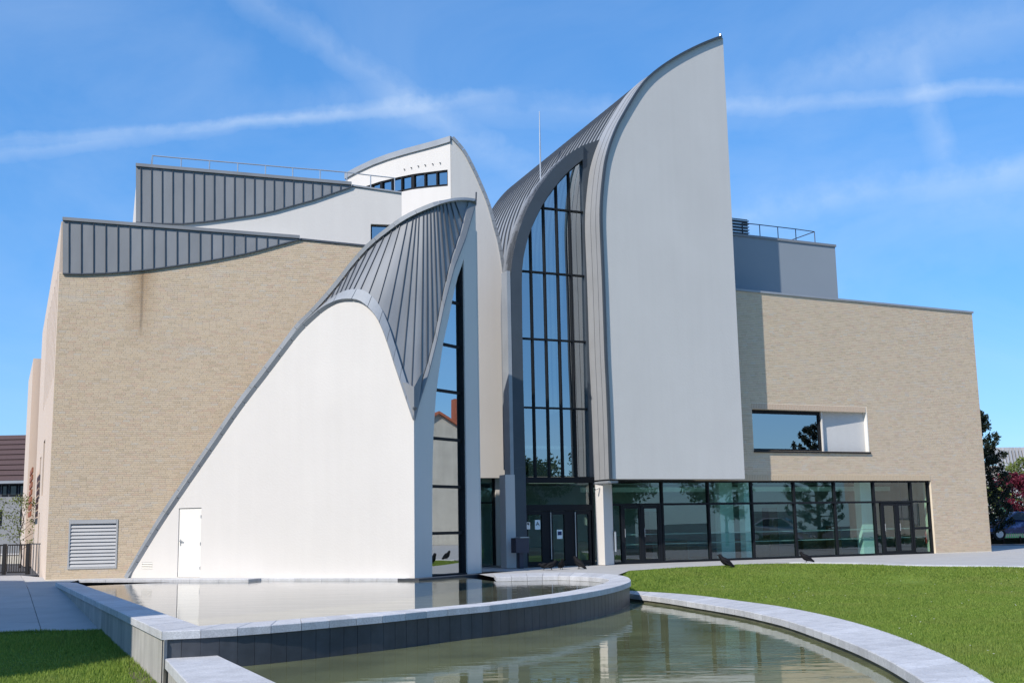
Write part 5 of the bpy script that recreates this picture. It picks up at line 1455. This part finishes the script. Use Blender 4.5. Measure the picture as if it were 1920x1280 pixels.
tag(edge_grass('grass', [Vector((xr(y_),y_,0)) for y_ in (ysplit,21,19.5)], -1, 1500, lambda x,y: h_left(y)-.01), 'longer grass along the foot of the concrete pond wall', 'grass', kind='stuff')
tag(edge_grass('grass', [Vector((-11,ysplit,0)),Vector((xr(ysplit),ysplit,0))], 1, 3500, lambda x,y: h_left(y)-.01), 'ragged grass edge along the sloping pavement', 'grass', kind='stuff')
# daisies
v = []; f = []
k = 0
while k < 70:
    y = random.uniform(14,34); x = random.uniform(2,.46*y)
    if inside(lawn_poly,x,y):
        z = h_right(x,y)+.05; r_ = .016; c_ = len(v)
        v += [(x+r_*math.cos(a_*math.pi/3),y+r_*math.sin(a_*math.pi/3),z+.004*(a_%2)) for a_ in range(6)]; f.append(tuple(range(c_,c_+6))); k += 1
o = mesh('daisies', v, f, M_white); tag(o, 'tiny white daisies scattered over the lawn', 'flowers', kind='stuff')

# ------------------------------------------------------------------ small things near the entrance
p = PWIN.at(980,1062); q = Vector((p.x,p.y,0))-PWIN.n*-.8
mbx = tag(empty('mailbox'), 'dark box on a post beside the entrance doors', 'mailbox')
PM = Plane((q.x,q.y), 25)
uo, zo = PM.uz(968,1045)[0], 0
mw = PM.uz(992.5,1045)[0]-uo
pbox('box', PM, uo, uo+mw, .52, 1.02, 0, .4, M_box, mbx); pbox('lid', PM, uo+.16, uo+mw+.01, 1.02, 1.05, -.02, .42, M_steel, mbx)
pbox('post', PM, uo+mw*.35, uo+mw*.65, 0, .52, .1, .3, M_box, mbx)
scm = tag(empty('security_camera'), 'small white security camera high on the white pier', 'camera')
cp_ = PP.w(pa-.06, top_p-.14, .16)
MB().tube([cp_,cp_-PP.d*.16-Vector((0,0,.06))],.03,8).build('camera_body', M_white, scm); MB().tube([cp_-PP.d*.16-Vector((0,0,.06)),cp_-PP.d*.19-Vector((0,0,.07))],.032,8).build('camera_lens', M_black, scm)
MB().tube([cp_+PP.d*.03,cp_+PP.d*.03+Vector((0,0,.08))],.012,6).build('bracket', M_white, scm)
ash = tag(empty('wall_ashtray'), 'slim grey metal ashtray tube fixed beside the white pier', 'ashtray')
ap = PR.w(pu1+.03, 0, -.10)
MB().tube([ap+Vector((0,0,.45)),ap+Vector((0,0,1.15))],.04,10).build('tube', M_steel, ash); MB().tube([ap+Vector((0,0,1.15)),ap+Vector((0,0,1.18))],.048,10).build('cap', M_seam, ash)
ex = tag(empty('fire_extinguisher'), 'red fire extinguisher standing behind the last pane of the long glazing', 'extinguisher')
ep = PR.off(.75).at(1738,1015); ep.z = 0
MB().tube([ep+Vector((0,0,z)) for z in (.38,.42,.80,.88,.93)],[.06,.085,.085,.06,.02],12).build('cylinder', M_red, ex, True)
MB().tube([ep+Vector((0,0,.93)),ep+Vector((.06,0,1.0))],.02,6).build('valve', M_black, ex)
MB().tube([ep+Vector((0,0,.96)),ep+Vector((.11,-.02,1.1)),ep+Vector((.12,-.02,.8)),ep+Vector((.10,-.03,.6))],.013,6).build('hose', M_black, ex)

# crows
def crow(name, label, loc, yaw, pitch=18, s=1.):
    root = empty(name, loc, yaw); tag(root, label, 'bird', 'crows in front of the building')
    mb = MB(); P = R(pitch); ax = Vector((math.cos(P),0,math.sin(P)))
    o_ = Vector((0,0,.16*s))
    path = [(-.25,.022,-.02),(-.19,.036,-.015),(-.13,.060,-.005),(-.06,.088,0),(.02,.096,.004),(.08,.078,.02),(.115,.054,.05),(.145,.054,.078),(.175,.044,.084),(.20,.018,.076),(.24,.005,.064)]
    pts = [o_+ax*(a*s)+Vector((0,0,c_*s)) for a,r_,c_ in path]; rads = [r_*s for a,r_,c_ in path]
    mb.tube(pts, rads, 10)
    for v_ in mb.v: v_.y *= .92
    body = mb.build('body', M_feather, root, True)
    for sgn in (-1,1):
        w_ = []
        for a,zz,yy_ in ((.07,.03,.070),(-.06,.035,.086),(-.20,-.01,.05),(-.27,-.045,.02),(-.12,-.045,.075),(.03,-.035,.078)):
            p_ = o_+ax*(a*s); w_.append(Vector((p_.x,sgn*yy_*s,p_.z+zz*s)))
        w2 = [p_+Vector((0,sgn*.012*s,0)) for p_ in w_]
        f_ = [(0,1,2,3,4,5),(11,10,9,8,7,6)]+[(i_,(i_+1)%6,6+(i_+1)%6,6+i_) for i_ in range(6)]
        mesh('wing', w_+w2, f_, M_feather, root)
        l_ = MB(); l_.tube([Vector((-.01*s,sgn*.03*s,.12*s)),Vector((.0,sgn*.03*s,.06*s)),Vector((.005*s,sgn*.03*s,.008*s))],[.016*s,.008*s,.007*s],6)
        l_.tube([Vector((-.02*s,sgn*.03*s,.006*s)),Vector((.05*s,sgn*.03*s,.006*s))],.005*s,5); l_.build('leg', M_black, root)
    return root
def gp(x,y,z=-.01): p_ = ground(x,y,z); return (p_.x,p_.y,z)
def glawn(x,y):
    d = RT*((x-960)/F)-UP*((y-640)/F)+FW; p_ = CAM.copy()
    for i in range(400):
        t = 25+i*.05; q_ = CAM+d*t
        if q_.z <= h_right(q_.x,q_.y): return (q_.x,q_.y,h_right(q_.x,q_.y))
    return (q_.x,q_.y,h_right(q_.x,q_.y))
crow('crow','crow standing tail to the right on the shaded lawn edge',glawn(1361,1064),R(165),26,1.25)
crow('crow','crow at the bright start of the forecourt kerb',gp(1512,1055),R(160),22,1.15)
crow('crow','crow standing before the gap between the first two entrance doors',gp(1034,1068),R(10),14,1.0)
crow('crow','crow facing the pond in front of the middle entrance door',gp(1053,1067),R(-80),20,1.05)
crow('crow','large crow in front of the right-hand entrance door',gp(1086,1066),R(140),26,1.2)
crow('crow','crow bent low nearest to the mailbox',gp(1020,1068),R(185),-14,.9)

# ------------------------------------------------------------------ left edge: gate, fence, young tree, house beyond
gt = tag(empty('garden_gate'), 'black steel gate with thin bars at the left edge of the picture', 'gate')
gy = 43.0
def gx(px): return ground(px,1078,0).x*1.0
PGt = Plane((ground(7,1077,0).x, ground(7,1077,0).y), 0)
for x in (7,51):
    u = PGt.uz(x,1050)[0]; pbox('gate_post', PGt, u-.055, u+.055, 0, 1.12, 0, .11, M_black, gt)
ua,ub = PGt.uz(7,1050)[0],PGt.uz(51,1050)[0]
for z in (.06,1.05): pbox('gate_rail', PGt, ua+.1, ub-.1, z, z+.05, .06, .12, M_black, gt)
for i in range(1,10): u = lerp(ua,ub,i/10); pbox('gate_bar', PGt, u-.012, u+.012, .11, 1.05, .08, .105, M_black, gt)
fn = tag(empty('bar_fence'), 'grey bar fence between the black gate and the brick corner', 'fence')
ua,ub = PGt.uz(53,1050)[0],PGt.uz(88,1050)[0]
pbox('fence_rail', PGt, ua, ub, 1.08, 1.12, .06, .1, M_seam, fn)
for i in range(7): u = lerp(ua,ub,(i+.5)/7); pbox('fence_bar', PGt, u-.012, u+.012, 0, 1.08, .07, .095, M_seam, fn)
fn2 = tag(empty('bar_fence'), 'black bar fence continuing out of the picture left of the gate', 'fence')
ua,ub = PGt.uz(-60,1050)[0],PGt.uz(5,1050)[0]
pbox('fence_rail', PGt, ua, ub, 1.05, 1.1, .06, .1, M_black, fn2); pbox('fence_rail', PGt, ua, ub, .06, .1, .06, .1, M_black, fn2)
for i in range(14): u = lerp(ua,ub,(i+.5)/14); pbox('fence_bar', PGt, u-.012, u+.012, .1, 1.05, .07, .095, M_black, fn2)

def leaf_cloud(name, centres, n, size, mat, parent, flat=.6):
    cs_ = np.array([c[:3] for c in centres]); rs = np.array([c[3] for c in centres])
    idx = rng.integers(0,len(cs_),n); d = rng.normal(size=(n,3)); d /= np.linalg.norm(d,axis=1)[:,None]
    rad = rs[idx]*rng.random(n)**.45; P = cs_[idx]+d*rad[:,None]*np.array([1,1,flat])
    a = rng.normal(size=(n,3)); a /= np.linalg.norm(a,axis=1)[:,None]; b_ = np.cross(a,rng.normal(size=(n,3))); b_ /= np.linalg.norm(b_,axis=1)[:,None]
    s_ = size*(.6+.8*rng.random(n))[:,None]
    V = np.stack([P-a*s_,P-b_*s_*.45,P+a*s_,P+b_*s_*.45],1)
    me = bpy.data.meshes.new(name); me.vertices.add(4*n); me.vertices.foreach_set('co',V.ravel()); me.loops.add(4*n); me.loops.foreach_set('vertex_index',np.arange(4*n,dtype=np.int32))
    me.polygons.add(n); me.polygons.foreach_set('loop_start',np.arange(0,4*n,4,dtype=np.int32)); me.polygons.foreach_set('loop_total',np.full(n,4,dtype=np.int32))
    me.materials.append(mat); me.update(calc_edges=True); me.shade_flat(); o = bpy.data.objects.new(name,me); COL.objects.link(o); o.parent = parent; return o
def tree(name, label, base, height, spread, mat, n=2500, leaf=.09, trunk=.1, nb=14, start=.3, clump=.45, group=None, cat='tree', sparse=False):
    root = empty(name); tag(root, label, cat, group)
    bx,by,bz = base; rr_ = random.Random(int(bx*13+by*7)); mb = MB()
    tp_ = [Vector((bx+rr_.uniform(-.08,.08)*height*.12*k_,by+rr_.uniform(-.08,.08)*height*.12*k_,bz+height*.93*k_/6)) for k_ in range(7)]
    mb.tube(tp_, [trunk*(1-.8*k_/6) for k_ in range(7)], 7); cs_ = []
    for i in range(nb):
        t = start+(1-start)*(i+.5)/nb; z = t*.93*6; k_ = min(int(z),5); p0 = tp_[k_].lerp(tp_[k_+1],z-k_)
        a = i*2.4+rr_.uniform(-.4,.4); L = spread*(math.sin(math.pi*min(.12+.85*(t-start)/(1-start),1))**.7)*rr_.uniform(.75,1.1)
        p1 = p0+Vector((math.cos(a)*L*.55,math.sin(a)*L*.55,L*.35)); p2 = p0+Vector((math.cos(a)*L,math.sin(a)*L,L*.55))
        mb.tube([p0,p1,p2],[trunk*.32*(1.2-t),trunk*.2*(1.2-t),trunk*.06],5)
        cs_ += [(*p2,clump),(*p1.lerp(p2,.4),clump*1.1),(*(p1+Vector((rr_.uniform(-.3,.3),rr_.uniform(-.3,.3),.2))*clump),clump)]
    cs_ += [(*tp_[-1],clump),(*tp_[-2],clump)]
    mb.build('trunk', M_bark, root, True); leaf_cloud('crown', cs_, n, leaf, mat, root); return root
g_ = ground(38,1072,0)
yt = Plane((0,52),0).at(38,1060)
tree('young_tree', 'young sparse tree with pale spring leaves behind the black gate', (yt.x,52,0), 3.3, 1.5, M_leafy, n=1500, leaf=.05, trunk=.05, nb=16, start=.25, clump=.38)
PH = Plane((0,78), 0)
hs3 = empty('neighbour_house'); tag(hs3, 'house with brown tiled roof and dark window strip beyond the gate', 'house')
hu0, hu1 = PH.uz(-140,900)[0], PH.uz(60,900)[0]
z_e, z_r = PH.uz(25,903)[1], PH.uz(25,850)[1]
pbox('house_wall', PH, hu0, hu1, 0, z_e, 0, 9, M_housegrey, hs3)
mesh('roof', [PH.w(hu0-.3,z_e,-.5),PH.w(hu1+.3,z_e,-.5),PH.w(hu1+.3,z_r+1.6,4.5),PH.w(hu0-.3,z_r+1.6,4.5),PH.w(hu1+.3,z_e,9.5),PH.w(hu0-.3,z_e,9.5)], [(0,1,2,3),(3,2,4,5)], M_tile, hs3)
pbox('gutter', PH, hu0-.3, hu1+.3, z_e-.12, z_e+.06, -.62, -.5, M_zincl, hs3)
for k_ in range(9):
    t0 = k_/9+.004; t1 = (k_+1)/9-.0; zz0, zz1 = z_e+(z_r+1.6-z_e)*t0, z_e+(z_r+1.6-z_e)*t1
    mesh('tile_course', [PH.w(hu0-.3,zz0+.07,-.5+5*t0-.03),PH.w(hu1+.3,zz0+.07,-.5+5*t0-.03),PH.w(hu1+.3,zz1+.03,-.5+5*t1),PH.w(hu0-.3,zz1+.03,-.5+5*t1)], [(0,1,2,3)], M_tile, hs3)
zw0,zw1 = PH.uz(25,930)[1],PH.uz(25,908)[1]
for x0,x1 in ((-120,-60),(-58,1),(3,16),(17.5,34),(35.5,50)):
    a,b_ = PH.uz(x0,920)[0],PH.uz(x1,920)[0]; w_ = pbox('window', PH, a, b_, zw0, zw1, -.03, .1, M_frame, hs3); pbox('pane', PH, a+.12, b_-.12, zw0+.1, zw1-.1, -.045, -.032, M_carglass, w_)
a,b_ = PH.uz(-8,985)[0],PH.uz(3,985)[0]; z0_,z1_ = PH.uz(0,985)[1],PH.uz(0,955)[1]; w_ = pbox('window', PH, a, b_, z0_, z1_, -.03, .1, M_frame, hs3); pbox('pane', PH, a+.1,b_-.1,z0_+.1,z1_-.1,-.045,-.032,M_carglass,w_)
a,b_ = PH.uz(37,985)[0],PH.uz(48,985)[0]; w_ = pbox('window', PH, a, b_, z0_, z1_, -.03, .1, M_frame, hs3); pbox('pane', PH, a+.1,b_-.1,z0_+.1,z1_-.1,-.045,-.032,M_carglass,w_)
hb = tag(empty('garden_wall'), 'low pale wall with a bright pillar behind the gate', 'wall')
PHb = Plane((0,60),0); a,b_ = PHb.uz(-80,1060)[0],PHb.uz(42,1060)[0]; pbox('wall_body', PHb, a, b_, 0, .45, 0, .25, M_plast, hb); pbox('coping', PHb, a, b_+.02, .45, .52, -.04, .29, M_granite, hb)
u = PHb.uz(46,1050)[0]; pbox('pillar', PHb, u-.25, u+.25, 0, 1.35, -.1, .35, M_plast, hb)

# ------------------------------------------------------------------ right edge: pine, red tree, slatted building, cars, fence
def pine(name, label, base, height, spread, group=None):
    root = empty(name); tag(root, label, 'tree', group); bx,by,bz = base; rr_ = random.Random(5+int(bx)); mb = MB()
    mb.tube([Vector((bx,by,bz)),Vector((bx+.05,by,bz+height*.5)),Vector((bx,by,bz+height*.97))],[.16,.11,.03],7); cs_ = []
    n = 46
    for i in range(n):
        t = .10+.88*i/n; a = i*2.399+rr_.uniform(-.3,.3); L = spread*(1.05-t)**.7*rr_.uniform(.7,1.15)*(1 if t > .25 else .8)
        p0 = Vector((bx,by,bz+height*t)); d_ = Vector((math.cos(a),math.sin(a),0))
        pts = [p0,p0+d_*L*.4+Vector((0,0,L*.02)),p0+d_*L*.8+Vector((0,0,L*.16)),p0+d_*L+Vector((0,0,L*.34))]
        mb.tube(pts,[.045,.035,.022,.01],5)
        for k_ in range(6):
            q_ = pts[1].lerp(pts[2],k_/4) if k_ < 4 else pts[2].lerp(pts[3],(k_-3)/2.)
            side = d_.cross(Vector((0,0,1)))*rr_.uniform(-.45,.45)*L*.5
            e_ = q_+side+Vector((0,0,rr_.uniform(.1,.35)))
            mb.tube([q_,e_],[.014,.008],4); cs_ += [(*q_.lerp(e_,.6),.17),(*e_,.15)]
        cs_ += [(*pts[3],.16)]
    cs_.append((bx,by,bz+height,.16))
    mb.build('trunk', M_bark, root, True); leaf_cloud('crown', cs_, 15000, .07, M_pine, root, 1.1); return root
PP1 = Plane((0,58),0); pb1 = PP1.at(1849,1036)
pine('pine_tree', 'dark pine with upturned branch tips behind the right brick corner', (pb1.x,58,0), PP1.at(1846,772).z, 2.3)
pr1 = Plane((0,66),0).at(1926,1030)
tree('red_shrub_tree', 'small red-leaved tree at the right edge of the picture', (pr1.x,66,0), 4.0, 1.5, M_redleaf, n=3500, leaf=.1, trunk=.07, nb=18, start=.3, clump=.5)
pr2 = Plane((0,63),0).at(1866,1030)
tree('roadside_bush', 'light green leafy bush under the dark pine', (pr2.x,63,0), 3.2, .9, M_leafy, n=900, leaf=.08, trunk=.05, nb=10, start=.5, clump=.35, cat='bush')
pr3 = Plane((0,70),0).at(1932,1030)
tree('roadside_bush', 'light green leafy bush beside the red-leaved tree', (pr3.x,70,0), 5.2, 1.3, M_leafy, n=1600, leaf=.1, trunk=.06, nb=12, start=.4, clump=.45, cat='bush')
sb = empty('slatted_building'); tag(sb, 'distant building screened by tall pale leaning slats', 'building')
PSB = Plane((0,95),12); a,b_ = PSB.uz(1868,900)[0],PSB.uz(2080,900)[0]; zt_ = PSB.uz(1900,838)[1]
pbox('core_wall', PSB, a, b_, 0, zt_-1.6, 1.2, 9, M_conc, sb)
for z in (3.2,6.2): pbox('window_band', PSB, a, b_, z, z+1.5, 1.1, 1.19, M_carglass, sb)
for z in (2.6,PSB.uz(1900,900)[1],zt_-.3): pbox('floor_edge', PSB, a, b_, z, z+.25, .3, 1.3, M_granite, sb)
for i in range(34):
    u = a+.2+i*(b_-a)/34; v = [PSB.w(u+.55,2.4,0),PSB.w(u+.70,2.4,0),PSB.w(u+.15,zt_,0),PSB.w(u,zt_,0),PSB.w(u+.55,2.4,.22),PSB.w(u+.70,2.4,.22),PSB.w(u+.15,zt_,.22),PSB.w(u,zt_,.22)]
    mesh('slat', v, BOXF, M_granite, sb)
# cars
def car(name, label, loc, rz, paint):
    root = empty(name, loc, rz); tag(root, label, 'car')
    prof = [(-2.05,.32),(-2.1,.62),(-2.0,.88),(-1.55,.98),(-.85,1.42),(.25,1.46),(1.0,1.05),(1.75,.88),(2.05,.66),(2.1,.34)]
    v = []; f = []
    for s_,w_ in ((-1,1),(1,1)):
        for x,z in prof: v.append(Vector((x,s_*(.86 if z < 1.0 else .66),z)))
    n = len(prof)
    for i in range(n-1): f.append((i,i+1,n+i+1,n+i))
    f += [tuple(range(n-1,-1,-1)),tuple(range(n,2*n)),(0,n,2*n-1,n-1)]
    mesh('body', v, f, paint, root)
    for s_ in (-1,1):
        for pl_ in ([(-1.35,1.02),(-.78,1.37),(-.30,1.40),(-.30,1.0)],[(-.22,1.0),(-.22,1.40),(.22,1.41),(.82,1.04)]):
            vv = [Vector((x,s_*(.87 if z < 1.1 else .69),z)) for x,z in pl_]; mesh('side_window', vv, [(0,1,2,3)], M_carglass, root)
        for x in (-1.3,1.3):
            mb = MB(); mb.tube([Vector((x,s_*.70,.31)),Vector((x,s_*.89,.31))],.31,18); w_ = mb.build('wheel', M_rubber, root); mb = MB(); mb.tube([Vector((x,s_*.885,.31)),Vector((x,s_*.9,.31))],.19,14); mb.build('rim', M_steel, w_)
        mb = MB(); mb.box((2.02,s_*.5-.16,.62),(2.09,s_*.5+.16,.76)); mb.build('headlight', M_white, root)
        mb = MB(); mb.box((-2.1,s_*.6-.13,.72),(-2.03,s_*.6+.13,.86)); mb.build('tail_light', M_red, root)
    mesh('windscreen', [Vector((.32,-.6,1.42)),Vector((.32,.6,1.42)),Vector((.98,.74,1.08)),Vector((.98,-.74,1.08))], [(0,3,2,1)], M_carglass, root)
    return root
c1 = Plane((0,62),0).at(1912,1030)
car('parked_car', 'dark blue car parked behind the dark fence at the right edge', (c1.x,62,.25), R(178), M_carblue)
hf = tag(empty('screen_fence'), 'dark mesh screen fence in front of the blue car', 'fence')
PF = Plane((0,59.3),8); a,b_ = PF.uz(1850,1020)[0],PF.uz(2100,1020)[0]; pbox('fence_screen', PF, a, b_, 0, PF.uz(1885,1008)[1]-.0, 0, .05, M_hedge, hf)
for i in range(9): u = a+(b_-a)*i/8; pbox('fence_post', PF, u-.04, u+.04, 0, PF.uz(1885,1008)[1]+.08, -.05, -.001, M_black, hf)
gf = tag(empty('green_fence'), 'green wire fence behind the parked blue car', 'fence')
PF2 = Plane((0,72),0); a,b_ = PF2.uz(1860,1000)[0],PF2.uz(2100,1000)[0]; M_grn = material('green_fence_paint',(.02,.14,.07),.5)
for i in range(60): u = a+(b_-a)*i/59; pbox('fence_bar', PF2, u-.02, u+.02, 0, 2.6, 0, .03, M_grn, gf)
for z in (.2,1.3,2.5): pbox('fence_rail', PF2, a, b_, z, z+.05, .031, .06, M_grn, gf)

# ------------------------------------------------------------------ the surroundings that the panes and the shade show (beside and behind the viewer)
def gable_house(name, label, cx, cy, head, w, d, he, hr, wall, roofm, chim=True):
    root = empty(name); tag(root, label, 'house'); pl = Plane((cx,cy), head)
    wall_poly('wall', pl, [(0,0),(w,0),(w,he),(w/2,hr),(0,he)], [], 0, .3, wall, root)
    pbox('wall', pl, 0, .3, 0, he-.05, .3, d, wall, root); pbox('wall', pl, w-.3, w, 0, he-.05, .3, d, wall, root)
    for s_ in (0,1):
        ue, ur = (-.3,w/2) if s_ == 0 else (w+.3,w/2); ze = he-.3*(hr-he)/(w/2)
        v = [pl.w(ue,ze+.02,-.25),pl.w(ur,hr+.02,-.25),pl.w(ur,hr+.02,d),pl.w(ue,ze+.02,d),pl.w(ue,ze+.2,-.25),pl.w(ur,hr+.2,-.25),pl.w(ur,hr+.2,d),pl.w(ue,ze+.2,d)]
        mesh('roof', v, BOXF, roofm, root)
    if chim:
        pbox('chimney', pl, w*.62, w*.62+.9, hr-1.6, hr+1.5, .6, 1.3, M_tilered, root); pbox('chimney', pl, w*.3, w*.3+.7, hr-2, hr+1.2, 1.4, 2.1, M_tilered, root)
    for ux,zz in ((w*.22,1.2),(w*.62,1.2),(w*.22,3.9),(w*.62,3.9)):
        if zz+1.4 < he+1: 
            wd_ = pbox('window', pl, ux, ux+1.1, zz, zz+1.5, -.05, .02, M_granite, root); pbox('shutter', pl, ux+.06, ux+.52, zz+.06, zz+1.44, -.08, -.051, M_louvre, wd_); pbox('shutter', pl, ux+.58, ux+1.04, zz+.06, zz+1.44, -.08, -.051, M_louvre, wd_)
    return root
gable_house('stone_house', 'pale gabled house with red tiles and brick chimneys mirrored in the side glazing', 36, 56, -84, 11.0, 9, 5.6, 9.0, M_plast, M_tilered)
gable_house('stone_house', 'pale gabled house by the pines mirrored in the long glazing', 47, 45, -77, 15, 10, 6.4, 11.0, M_plast, M_tilered, False)
pine('pine_tree', 'pine in front of the house mirrored in the long glazing', (38.5,33.5,-.06), 7.5, 2.6)
tree('garden_tree', 'leafy garden tree of the street mirrored in the first glazing bays', (33,22,-.06), 6.0, 2.4, M_dkleaf, n=5000, leaf=.14, trunk=.14, nb=18, start=.3, clump=.8)
car('parked_car', 'silver car parked in the side street mirrored in the long glazing', (33,33.5,-.06), R(75), M_cargrey)
hd = tag(empty('street_hedge'), 'clipped hedge along the side street', 'hedge')
leaf_cloud('leaves', [(25+.02*i*3,37+i*.35,.35,.45) for i in range(24)], 6000, .06, M_dkleaf, hd)
ab_ = empty('apartment_block'); tag(ab_, 'apartment block beside the park casting its long shade over the forecourt', 'building')
AH = 22.1; A_ = Vector((2.3,31.2,0))-Vector((.602,.799,0))*(22.1/math.tan(SUN_E)); A_.x -= 2.4; ad = Vector((-.93,.37,0)).normalized(); an_ = Vector((-.37,-.93,0)).normalized()
ring = [A_, A_+ad*34, A_+ad*34+an_*8, A_+an_*8]
def prism(z0, z1, grow, name, mat, par):
    c_ = sum(ring, Vector())/4; pts = [p_+(p_-c_).normalized()*grow for p_ in ring]
    v = [p_+Vector((0,0,z0)) for p_ in pts]+[p_+Vector((0,0,z1)) for p_ in pts]
    return mesh(name, v, [(3,2,1,0),(4,5,6,7)]+[(i,(i+1)%4,4+(i+1)%4,4+i) for i in range(4)], mat, par)
prism(-1, AH-.25, 0, 'wall', M_plast, ab_); prism(AH-.25, AH, .12, 'roof', M_zinc, ab_)
PA = Plane(A_+ad*34, math.degrees(math.atan2(-ad.y,-ad.x)))
for fl_ in range(6):
    for i in range(8): pbox('window', PA, 2+i*4, 3.4+i*4, .8+fl_*2.6, 2.3+fl_*2.6, .03, -.04, M_carglass, ab_)
for k_,(x,y,h_,sp_) in enumerate(((52,50,9,3.2),(50,20,8,3.0),(47,12,9,3.4),(40,8,7.5,3.0),(33,2,8,3.2),(56,34,10,3.5))):
    tree('garden_tree', ('leafy tree behind the house with brick chimneys','leafy tree between the two side street gardens','broad tree further down the side street','leafy tree at the bend of the side street','leafy tree nearest to the viewer in the side street','tall tree behind the house by the pines')[k_], (x,y,-.06), h_, sp_, M_dkleaf, n=4500, leaf=.16, trunk=.16, nb=18, start=.25, clump=.95, group='trees of the side street')
gable_house('stone_house', 'pale gabled house at the bend of the side street', 52, 10, -130, 11, 9, 3.6, 6.0, M_plast, M_tile, False)
